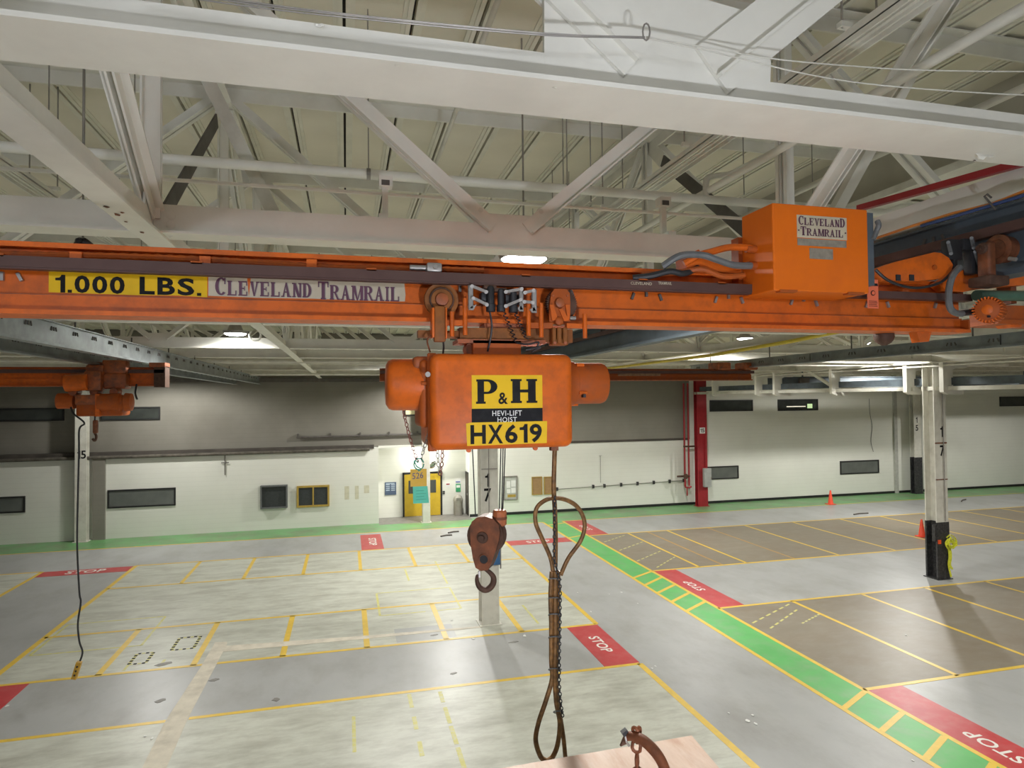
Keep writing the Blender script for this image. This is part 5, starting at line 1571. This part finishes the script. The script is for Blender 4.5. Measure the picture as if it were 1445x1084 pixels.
G2Y = 12.0
gt = far_girder(-12, -2.95, G2Y, .27, .585, 'far orange crane girder at the left with the small hoist', ORANGE, ORANGE_OLD)
for x in (-3.05, -3.95):
    a = .6
    MB().box((x - .12, G2Y - .15, hH(.585)), (x + .12, G2Y + .15, hH(.66))).build('hanger_trolley', ORANGE_DARK, gt)
MB().box((-3.1, G2Y - .14, hH(.25)), (-2.93, G2Y + .14, hH(.6))).build('end_stop', RUSTDARK, gt)
MB().tube(spline([(-3.35, G2Y - .16, hH(.3)), (-3.36, G2Y - .2, hH(.15)), (-3.34, G2Y - .16, hH(.05))], 4), .015, 5).build('loose_cable', BLACK, gt)
gt = far_girder(.6, 8.45, 12.2, .34, .585, 'far brown orange crane girder behind the hoist reaching right', ORANGE_OLD, ORANGE_DARK)
pl = MB().box((5.35, 12.165, hH(.44)), (6.3, 12.168, hH(.5))).build('faded_sticker', mat('faded_sticker', (.30, .16, .08), .6, var=.3, scale=20), gt)
for x in (7.7, 8.35):
    MB().add_mesh(*rbox((x - .16, 12.0, hH(.56)), (x + .16, 12.4, hH(.72)), .03, 2)).build('hanger_trolley', ORANGE_DARK, gt)
# second hoist
HY = G2Y - .12
h2 = thing('electric_hoist', 'small orange grimy hoist under the far left girder', 'hoist', PY(128, 590, HY))
pbox('trolley_frame', 97, 178, 526, 549, HY - .1, HY + .2, ORANGE_DARK, h2, r=.04)
pbox('trolley_top', 143, 178, 508, 527, HY - .12, HY + .1, ORANGE_DARK, h2, r=.03)
pbox('gear_box', 120, 146, 515, 530, HY - .16, HY + .1, ORANGE_DARK, h2, r=.03)
p = PY(93, 541, HY - .2)
MB().cyl(p, PY(125, 539, HY - .2), .135, 18).build('trolley_motor', ORANGE, h2, True)
MB().add_mesh(*rbox((PY(126, 552, HY).x, HY - .24, PY(126, 552, HY).z), (PY(150, 524, HY).x, HY, PY(150, 524, HY).z), .03, 2)).build('trolley_gear', ORANGE_DARK, h2, True)
for px in (102, 132, 160):
    MB().lathe(PY(px, 553, HY - .15), (0, 1, 0), [(0, .06), (.04, .07), (.2, .07)], 14).build('suspension_wheel', ORANGE_DARK, h2, True)
pbox('hoist_body', 106, 173, 557, 588, HY - .22, HY + .2, ORANGE_OLD, h2, r=.04)
pbox('front_panel', 105, 139, 557, 572, HY - .27, HY - .2, ORANGE_DARK, h2, r=.02)
pbox('panel_post', 134, 140, 556, 588, HY - .29, HY - .2, ORANGE, h2)
MB().cyl(PY(82, 566, HY - .05), PY(106, 566, HY - .05), .125, 20).build('hoist_motor', ORANGE_OLD, h2, True)
MB().lathe(PY(140, 568, HY - .2), (1, 0, 0), [(0, .14), (.3, .145), (.32, .12), (.36, .12), (.38, .15), (.47, .14), (.49, .06)], 22).build('rope_drum', ORANGE_OLD, h2, True)
MB().cyl(PY(134, 585, HY - .1), PY(134, 594, HY - .1), .012, 6).build('load_rope', BLACK, h2)
hk = thing('crane_hook', 'small rusty hook block hanging below the far left hoist', 'hook', PY(134, 622, HY - .1))
pbox('hook_block_body', 130, 137, 593, 612, HY - .14, HY - .06, RUST, hk, r=.02)
MB().tube(spline([PY(133.5, 611, HY - .1), PY(136, 616, HY - .1), PY(134, 622, HY - .1), PY(130.5, 619, HY - .1)], 5), .02, 6).build('hook', RUSTDARK, hk, True)
pc = thing('pendant_control', 'yellow pendant control on a long dark cable hanging from far left hoist', 'pendant', PY(107, 957, HY - .2))
MB().tube(spline([PY(100, 575, HY - .2), PY(104, 584, HY - .25), PY(119, 597, HY - .25), PY(112, 606, HY - .22), PY(111.5, 640, HY - .2), PY(110, 700, HY - .2), PY(109, 770, HY - .2), PY(112, 835, HY - .2), PY(114, 850, HY - .2), PY(110, 880, HY - .2), PY(112, 905, HY - .2), PY(116.5, 920, HY - .2), PY(113, 933, HY - .2)], 6), .014, 7).build('cable', BLACK, pc, True)
MB().obox(PY(112, 934, HY - .2), PY(104.5, 958, HY - .2), (0, 1, 0), .035, .035).build('switch_body', mat('dirty_yellow_plastic', (.45, .26, .03), .5, var=.3, scale=20), pc)
for f in (.25, .5, .75):
    q = PY(112, 934, HY - .2).lerp(PY(104.5, 958, HY - .2), f)
    MB().cyl(q + Vector((0, -.03, 0)), q + Vector((0, -.045, 0)), .014, 8).build('button', BLACK, pc)


# ================================================================== THINGS ALONG THE WALLS
def wall_panel(name, x0, x1, z0, z1, y, label, cat, face, frame, halves=1, dep=.06, f=.06):
    t = thing(name, label, cat, ((x0 + x1) / 2, y, z0))
    MB().box((x0, y - dep, z0), (x1, y, z0 + f)).box((x0, y - dep, z1 - f), (x1, y, z1)).box((x0, y - dep, z0 + f), (x0 + f, y, z1 - f)).box((x1 - f, y - dep, z0 + f), (x1, y, z1 - f)).build('frame', frame, t)
    for k in range(halves):
        a = x0 + f + (x1 - x0 - 2 * f) * k / halves
        b = x0 + f + (x1 - x0 - 2 * f) * (k + 1) / halves
        MB().box((a + (.03 if k else 0), y - dep * .5, z0 + f), (b - (.03 if k < halves - 1 else 0), y - .005, z1 - f)).build('panel', face, t)
        if k:
            MB().box((a - .03, y - dep, z0 + f), (a + .03, y, z1 - f)).build('mullion', frame, t)
    return t


DKPANEL = mat('dark_display_felt', (.03, .035, .035), .6, var=.2, scale=15)
wall_panel('louvre_panel', -3.62, -2.51, .94, 1.94, YW, 'dark grey framed louvre panel on the left white wall', 'wall panel', DKPANEL, GREYCONDUIT, 1, .2)
YFRAME = mat('yellow_brown_frame', (.40, .27, .05), .5, var=.1)
wall_panel('display_case', -2.13, -.75, .91, 1.85, YW, 'yellow framed display case with two dark panes on the left wall', 'display case', DKPANEL, YFRAME, 2, .1, .08)
t = wall_panel('bulletin_board', 7.3, 7.99, .72, 1.87, YR, 'grey framed bulletin board with papers right of the centre column', 'bulletin board', mat('board_felt', (.45, .46, .42), .7), GREYMETAL, 1, .07, .05)
for a, b, c, d_ in ((7.45, 7.63, 1.3, 1.62), (7.68, 7.9, 1.35, 1.65), (7.46, 7.64, 1.05, 1.24), (7.68, 7.9, 1.05, 1.3)):
    MB().box((a, YR - .045, c), (b, YR - .038, d_)).build('paper', WHITE_ST, t)
MB().box((7.5, YR - .046, .85), (7.9, YR - .038, .98)).build('paper', YFRAME, t)
CORK = mat('brown_cork', (.33, .20, .09), .8, var=.12, scale=20)
wall_panel('notice_board', 8.72, 9.25, .9, 1.78, YR, 'brown cork notice board, the left of two right of the sling', 'notice board', CORK, YFRAME, 1, .05, .03)
wall_panel('notice_board', 9.34, 9.8, .9, 1.76, YR, 'brown cork notice board, the right of two right of the sling', 'notice board', CORK, YFRAME, 1, .05, .03)
# directory sign
s = thing('directory_sign', 'dark blue directory sign left of the yellow door', 'sign', (2.0, 31.28, 1.08))
MB().box((1.75, 31.25, 1.08), (2.28, 31.3, 1.68)).build('board', mat('navy_board', (.06, .09, .15), .5), s)
for k in range(2):
    for j in range(4):
        MB().box((1.8 + .24 * k, 31.245, 1.28 + .09 * j), (1.98 + .24 * k, 31.25, 1.33 + .09 * j)).build('print_block', mat('pale_blue_print', (.35, .42, .5), .6), s)
MB().box((1.8, 31.245, 1.6), (2.2, 31.25, 1.64)).build('print_block', mat('pale_blue_print', (.35, .42, .5), .6), s)
s = thing('exit_notice', 'small red and white notice right of the yellow door', 'sign', (4.77, 31.28, 1.3))
MB().box((4.66, 31.28, 1.3), (4.87, 31.3, 1.52)).build('card', WHITE_ST, s)
MB().box((4.68, 31.275, 1.44), (4.85, 31.28, 1.5)).build('red_print', RED, s)
s = thing('green_poster', 'green poster above the grey trash can', 'poster', (5.27, 31.28, 1.07))
MB().box((5.15, 31.28, 1.07), (5.39, 31.3, 1.46)).build('sheet', mat('green_sheet', (.05, .32, .14), .5), s)
MB().box((5.18, 31.275, 1.28), (5.36, 31.28, 1.4)).build('white_print', WHITE_ST, s)
s = thing('white_notice', 'white notice with blue line above the green poster', 'sign', (5.27, 31.28, 1.52))
MB().box((5.13, 31.28, 1.52), (5.39, 31.3, 1.72)).build('sheet', WHITE_ST, s)
MB().box((5.15, 31.275, 1.54), (5.37, 31.28, 1.59)).build('blue_line', mat('blue_print', (.08, .12, .4), .5), s)
s = thing('wall_switch', 'small black switch box right of the yellow door', 'switch', (4.55, 31.28, 1.0))
MB().box((4.5, 31.25, 1.0), (4.61, 31.3, 1.15)).build('switch_plate', BLACKPAINT, s)
MB().box((4.54, 31.24, 1.05), (4.57, 31.25, 1.1)).build('toggle', GREYMETAL, s)
tc = thing('trash_can', 'grey dome topped trash can in the alcove corner', 'trash can', (5.2, 30.95, 0))
CAN = mat('grey_can', (.36, .34, .29), .5, var=.08)
MB().lathe((5.2, 30.95, 0), (0, 0, 1), [(0, .19), (.02, .2), (.68, .22), (.7, .23)], 24).build('can_body', CAN, tc, True)
MB().lathe((5.2, 30.95, .7), (0, 0, 1), [(0, .235), (.06, .235), (.2, .19), (.28, .1), (.31, .02)], 24).build('dome_lid', CAN, tc, True)
MB().box((5.08, 30.70, .74), (5.32, 30.745, .86)).build('flap', mat('flap_grey', (.2, .19, .16), .5), tc)
mr_ = thing('convex_mirror', 'convex traffic mirror on bracket behind the narrow column', 'mirror', (3.95, 30.9, 2.3))
MB().lathe((3.98, 30.85, 2.48), (.5, -.7, -.5), [(0, .22), (.03, .2), (.07, .12), (.085, .01)], 20).build('mirror_dome', mat('mirror_glass', (.5, .52, .5), .08, metal=.9), mr_, True)
MB().cyl((3.98, 30.87, 2.5), (3.98, 31.3, 2.6), .02, 8).build('bracket_arm', BROWN_STEEL, mr_)
# pipe with brackets on the upper wall, and a valve stem on the lower one
p = thing('wall_pipe', 'dark pipe on brackets along the sooty upper wall', 'pipe', (.7, YW + .2, 3.97))
MB().cyl((-2.15, YW + .2, 3.97), (3.5, YW + .2, 4.0), .045, 8).build('pipe_run', BROWN_STEEL, p, True)
for x in (-2.1, -.7, .6, 1.9, 3.2):
    MB().box((x - .03, YW + .15, 3.97), (x + .03, YW + .32, 4.13)).build('pipe_bracket', BROWN_STEEL, p)
v = thing('valve_stem', 'thin dark valve rod with crossbar on the left white wall', 'valve', (-5.05, YW - .05, 2.6))
MB().cyl((-5.05, YW - .05, 2.45), (-5.05, YW - .05, 3.35), .02, 6).build('rod', BROWN_STEEL, v)
MB().cyl((-5.2, YW - .06, 2.98), (-4.9, YW - .06, 2.98), .022, 6).build('crossbar', BROWN_STEEL, v)
MB().cyl((-5.05, YW - .05, 3.0), (-5.05, YW + .02, 3.0), .015, 6).build('wall_stud', BROWN_STEEL, v)
# ghost rectangles of removed notices
for i, (x0, x1) in enumerate(((-.1, .1), (.35, .52), (.75, .98))):
    o = MB().box((x0, YW - .003, 1.15 if i < 2 else 1.4), (x1, YW, 1.75)).build('adhesive_mark', mat('stale_cream', (.58, .55, .42), .6), None, base=(x0, YW, 1.15))
    tag(o, ['faint cream adhesive mark on wall, nearest the display case', 'faint cream adhesive mark on wall, middle of three', 'faint cream adhesive mark on wall, nearest the alcove'][i], 'wall mark', 'adhesive marks on the wall')
# conduit with hooks along the lower right wall
c = thing('wall_conduit', 'thin conduit with dark hooks along the right lower wall', 'conduit', (12, YR - .05, 1.2))
MB().cyl((9.9, YR - .05, 1.13), (17.0, YR - .05, 1.28), .018, 6).build('conduit_run', GREYMETAL, c)
for x in (10.0, 11.9, 12.5, 13.4, 14.3, 15.2, 16.1, 16.9):
    MB().box((x - .05, YR - .09, 1.05 + (x - 9.9) * .021), (x + .05, YR - .0, 1.22 + (x - 9.9) * .021)).build('hook', BLACKPAINT, c)
MB().cyl((12.3, YR - .05, 1.35), (12.3, YR - .05, 2.7), .01, 6).cyl((12.22, YR - .05, 2.7), (12.38, YR - .05, 2.7), .01, 6).build('rod', GREYMETAL, c)
# red sprinkler risers beside the red column
r = thing('sprinkler_riser', 'dark red sprinkler riser pipes left of the red column', 'pipe', (17.1, 29.85, 1.0))
for x in (16.75, 16.98):
    MB().cyl((x, 29.85, 1.05), (x, 29.85, HB - .3), .045, 10).build('riser_pipe', RED, r, True)
MB().tube([(16.75, 29.85, 1.1), (16.78, 29.85, .98), (16.98, 29.85, .95), (17.1, 29.85, 1.0)], .05, 8).build('elbow', RED, r, True)
MB().lathe((16.7, 29.8, 1.55), (0, -1, 0), [(0, .05), (.1, .05), (.11, .14), (.13, .14)], 14).build('valve_wheel', RUSTDARK, r, True)
MB().cyl((16.3, 29.82, 1.55), (17.0, 29.82, 1.55), .05, 8).build('valve_body', RUSTDARK, r)
MB().box((16.7, 29.8, 3.02), (17.32, 29.88, 3.1)).build('pipe_clamp', RUSTDARK, r)
MB().cyl((16.86, 29.85, .55), (16.86, 29.85, 1.0), .035, 8).build('drain_leg', RED, r)
e = thing('electrical_box', 'grey electrical box with conduit on the red column', 'electrical box', (17.85, 29.5, 1.0))
MB().add_mesh(*rbox((17.6, 29.4, 1.0), (18.0, 29.59, 1.95), .015, 2)).build('box_body', mat('grey_box', (.35, .36, .34), .5), e)
MB().cyl((17.8, 29.53, 1.95), (17.8, 29.53, 3.6), .03, 8).build('conduit', RED, e)
MB().box((17.95, 29.385, 1.4), (17.98, 29.4, 1.5)).build('latch', GREYMETAL, e)
w_ = MB().tube(spline([(28.6, YR - .02, 5.4), (28.62, YR - .02, 4.6), (28.75, YR - .02, 3.8), (28.65, YR - .02, 3.0), (28.8, YR - .02, 2.4)], 5), .012, 5).build('loose_wire', GREYCONDUIT, None, base=(28.6, YR - .02, 2.4))
tag(w_, 'thin loose wire hanging on the white wall panel', 'wire')
# cones
def cone(x, y, h, label):
    t = thing('traffic_cone', label, 'traffic cone', (x, y, 0), 'orange traffic cones')
    CO = mat('orange_cone_plastic', (.85, .07, .02), .5, var=.05)
    s = h / .72
    MB().add_mesh(*rbox((x - .19 * s, y - .19 * s, 0), (x + .19 * s, y + .19 * s, .03), .01, 1)).build('cone_base', CO, t)
    MB().lathe((x, y, .03), (0, 0, 1), [(0, .145 * s), (.02, .13 * s), (h - .05, .035 * s), (h - .03, .025 * s)], 20).build('cone_body', CO, t, True)


cone(24.1, 28.2, .72, 'orange traffic cone standing by the white wall panel')
cone(21.95, 20.75, .68, 'orange traffic cone standing left of the black column foot')
# yellow straps tied to the column
ys = thing('yellow_strap', 'bundle of bright yellow straps tied to the black column foot', 'strap', (17.62, 15.7, .1))
YS = mat('hivis_yellow', (.72, .74, .05), .6, var=.15, scale=20)
random.seed(3)
for k in range(9):
    a0 = k * .7
    rx, rz = random.uniform(.06, .2), random.uniform(.06, .17)
    cx, cz = 17.68 + random.uniform(-.1, .12), 1.05 + random.uniform(-.08, .1)
    pts = [Vector((cx + rx * math.cos(a0 + j * 1.05), 15.74 - .08 * random.random(), cz + rz * math.sin(a0 + j * 1.05) * random.uniform(.7, 1.2))) for j in range(6)]
    P_ = spline(pts, 4)
    b = MB()
    for q0, q1 in zip(P_, P_[1:]):
        if (q1 - q0).length > 1e-4:
            b.obox(q0, q1, (0, 1, 0), .022, .006)
    b.build('strap_loop', YS, ys)
for dx, zb in ((0, .08), (.06, .3)):
    P_ = spline([(17.62 + dx, 15.74, 1.0), (17.65 + dx, 15.73, .7), (17.61 + dx, 15.73, .45), (17.68 + dx, 15.72, zb)], 5)
    b = MB()
    for q0, q1 in zip(P_, P_[1:]):
        b.obox(q0, q1, (1, 0, 0), .03, .005)
    b.build('strap_tail', YS, ys)
ot = thing('orange_column_tag', 'small orange tag on the black foot of the right column', 'tag', (17.32, 15.7, 1.2))
MB().box((17.29, 15.765, 1.08), (17.39, 15.785, 1.2)).build('tag_plate', mat('orange_tag', (.85, .10, .02), .5), ot)
MB().box((17.2, 15.80, 1.15), (17.27, 15.9, 1.65)).build('bracket', BLACKPAINT, ot)
# blue green box on the back of column 17
bb = thing('blue_control_box', 'small blue and green box fixed on the column behind the hook block', 'control box', (3.62, 15.65, 1.9))
MB().add_mesh(*rbox((3.42, 15.60, 1.5), (3.66, 15.69, 2.0), .01, 1)).build('box_body', mat('blue_plastic', (.03, .12, .28), .5), bb)
MB().box((3.45, 15.592, 1.72), (3.6, 15.60, 1.95)).build('green_label', mat('green_label', (.10, .38, .2), .5), bb)
MB().cyl((3.68, 15.64, 1.4), (3.68, 15.64, 2.05), .02, 8).build('conduit', GREYMETAL, bb)

# ================================================================== SCRAPS ON THE FLOOR
random.seed(11)
spots = [((877, 836.5), 5), ((900, 852), 3), ((834, 864), 5), ((815, 837), 4), ((860, 839), 3), ((1055, 1018), 8), ((1066, 1022), 7), ((1062, 1010), 5), ((920, 944), 6), ((925, 941), 4), ((637, 876), 5), ((668, 902), 6), ((1028, 1007), 4), ((1288, 1074), 4), ((1279, 897), 4), ((740, 898), 10), ((10, 997), 6), ((205, 1040), 6), ((215, 1043), 6)]
CHIP = ['first', 'second', 'third', 'fourth', 'fifth', 'sixth', 'seventh', 'eighth', 'ninth', 'tenth', 'eleventh', 'twelfth', 'thirteenth', 'fourteenth', 'fifteenth', 'sixteenth', 'seventeenth', 'eighteenth', 'nineteenth']
for i, ((px, py), s) in enumerate(sorted(spots)):
    p = PZ(px, py)
    r = s / 910 * math.hypot(p.x, p.y) * .35
    n = 6
    o = MB().prism([p + Vector((r * math.cos(k * 1.05) * random.uniform(.5, 1.3), r * 1.6 * math.sin(k * 1.05) * random.uniform(.4, 1.1), .0065)) for k in range(n)], (0, 0, .006)).build('paint_chip', DEBRIS, None, base=p)
    tag(o, 'small white paint chip lying on the floor, %s from the left of the picture' % CHIP[i], 'paint chip', 'paint chips on the floor')
for i, (px, py, a, lb) in enumerate(((1360, 707, .5, 'flat dark scrap on the walkway right of the right column'), (1215, 726, .1, 'curved dark strip lying near the wall cone'), (640, 752, .3, 'short dark stick on the floor near the alcove, longer of two'), (630, 757, .25, 'short dark stick on the floor near the alcove, shorter of two'))):
    p = PZ(px, py)
    d_ = Vector((math.cos(a), math.sin(a), 0))
    L = .45 if i < 2 else .25
    o = MB().tube([p - d_ * L + Vector((0, 0, .03)), p + Vector((0, .08, .03)), p + d_ * L + Vector((0, 0, .03))], .03, 6).build('floor_scrap', DEBRISDK, None, base=p)
    tag(o, lb, 'scrap')

# ================================================================== PLYWOOD PLATFORM IN FRONT OF THE CAMERA
PZH = 4.4
pw = thing('work_platform', 'plywood topped work platform at the bottom edge of the picture', 'platform', (.5, 1.5, 0))
PLY = mat('pink_plywood', (.56, .42, .33), .6, spec=.2, var=.08, scale=3, dirt=(.46, .28, .19), dirt_amt=.9, dirt_scale=2.5, stretch=(7, 1.5, 1), dirt2=(.68, .58, .5), dirt2_amt=.5, dirt2_scale=4)
cA, cB, cC = PZ(976, 1038, PZH), PZ(690, 1087, PZH), PZ(1020, 1090, PZH)
ex = (cA - cB).normalized(); ey = (cC - cA).normalized()
c1_ = cA; c2_ = cA + ey * 4.2; c3_ = c2_ - ex * 1.3; c4_ = cA - ex * 1.3
MB().prism([c1_, c2_, c3_, c4_], (0, 0, -.02)).build('plywood_sheet', PLY, pw)
for a, b in ((c1_, c2_), (c2_, c3_), (c3_, c4_), (c4_, c1_)):
    q = Vector((0, 0, -.05))
    i_ = (c1_ + c3_) / 2
    a2, b2 = a.lerp(i_, .06), b.lerp(i_, .06)
    MB().obox(a2 + q, b2 + q, (0, 0, 1), .03, .02).build('deck_frame', GREYMETAL, pw)
    MB().cyl((a2.x, a2.y, 0), (a2.x, a2.y, PZH - .05), .024, 10).build('post', GREYMETAL, pw, True)
    for k in range(3):
        MB().cyl((a2.x, a2.y, .2 + k * 1.4), (b2.x, b2.y, 1.5 + k * 1.4), .016, 8).build('cross_brace', GREYMETAL, pw, True)
# rusty lifting ring lying on the sheet
YH = 1.86
rg = thing('lifting_hook', 'big rusty curved lifting hook standing on the plywood', 'hook', PZ(900, 1075, PZH))
hpts = [(884, 1040), (893, 1039), (906, 1044), (920, 1056), (932, 1072), (940, 1092), (941, 1112), (934, 1130), (915, 1142)]
cs = spline([PY(a, b_, 1.96 - .24 * i / 8) for i, (a, b_) in enumerate(hpts)], 5)
m_ = len(cs)
MB().tube(cs, .012, 12, rs=[.011 + .006 * math.sin(math.pi * min(1.0, i / m_ + .1)) for i in range(m_)]).build('hook_body', RUST, rg, True)
MB().obox(PY(880, 1031, 1.95), PY(883, 1036, 1.95), (0, 1, 0), .009, .010).build('bolt_head', BLACK, rg)
MB().obox(PY(883, 1036, 1.95), PY(892, 1037, 1.95), (0, 1, 0), .006, .006).build('bolt_shank', BLACK, rg)
MB().tube(spline([PY(882, 1038, 1.945), PY(884, 1047, 1.94), PY(888, 1053, 1.94)], 4), .0035, 6).build('latch_wire', GREYMETAL, rg, True)
MB().prism([PY(881, 1042, 1.97), PY(885, 1050, 1.97), PY(876, 1054, 1.97)], (0, .01, 0)).build('latch_plate', RUSTDARK, rg)
ch = thing('sling_chain', 'short rusty chain with big links hooked over the lifting hook', 'chain', PY(898, 1086, 1.93))
for i, (a, b_) in enumerate(((896, 1031), (902, 1031), (899, 1040), (898, 1054), (899, 1073), (900, 1091))):
    bq = MB()
    p = PY(a, b_, 1.93)
    dv = (PY(900, 1091, 1.93) - PY(898, 1054, 1.93)).normalized() if i > 1 else Vector((.3 if i else -.3, .5, .8)).normalized()
    link_into(bq, p, dv, .046 if i > 1 else .03, .0055, i % 2, 7)
    bq.build('link', RUST, ch, True)

# unseen fill light added behind the camera to brighten the nearby steel
wl = thing('added_fill_light', 'added fill light on a stand behind the camera', 'added fill light', (.95, -.55, PZH + .012))
for k in range(3):
    a = k * 2.094 + .5
    MB().cyl((.95 + .16 * math.cos(a), -.55 + .16 * math.sin(a), PZH + .012), (.95, -.55, PZH + .12), .012, 8).build('leg', BLACKPAINT, wl, True)
MB().cyl((.95, -.55, PZH + .1), (.95, -.55, PZH + .18), .014, 10).build('pole', BLACKPAINT, wl, True)
MB().add_mesh(*rbox((.8, -.62, PZH + .15), (1.1, -.53, PZH + .35), .015, 2)).build('added_light_head', YELLOW_ST, wl, True)
MB().box((.83, -.528, PZH + .17), (1.07, -.522, PZH + .33)).build('lens', MATS['lit_lamp_lens'], wl)
l_ = bpy.data.lights.new('lamp_light', 'AREA'); l_.shape = 'RECTANGLE'; l_.size = .24; l_.size_y = .16; l_.energy = FILL_W; l_.color = FILL_COL
o_ = bpy.data.objects.new('lamp_light', l_); COL.objects.link(o_); o_.parent = wl
o_.location = (0, .035, .246); o_.rotation_euler = (math.radians(110), 0, math.radians(4))
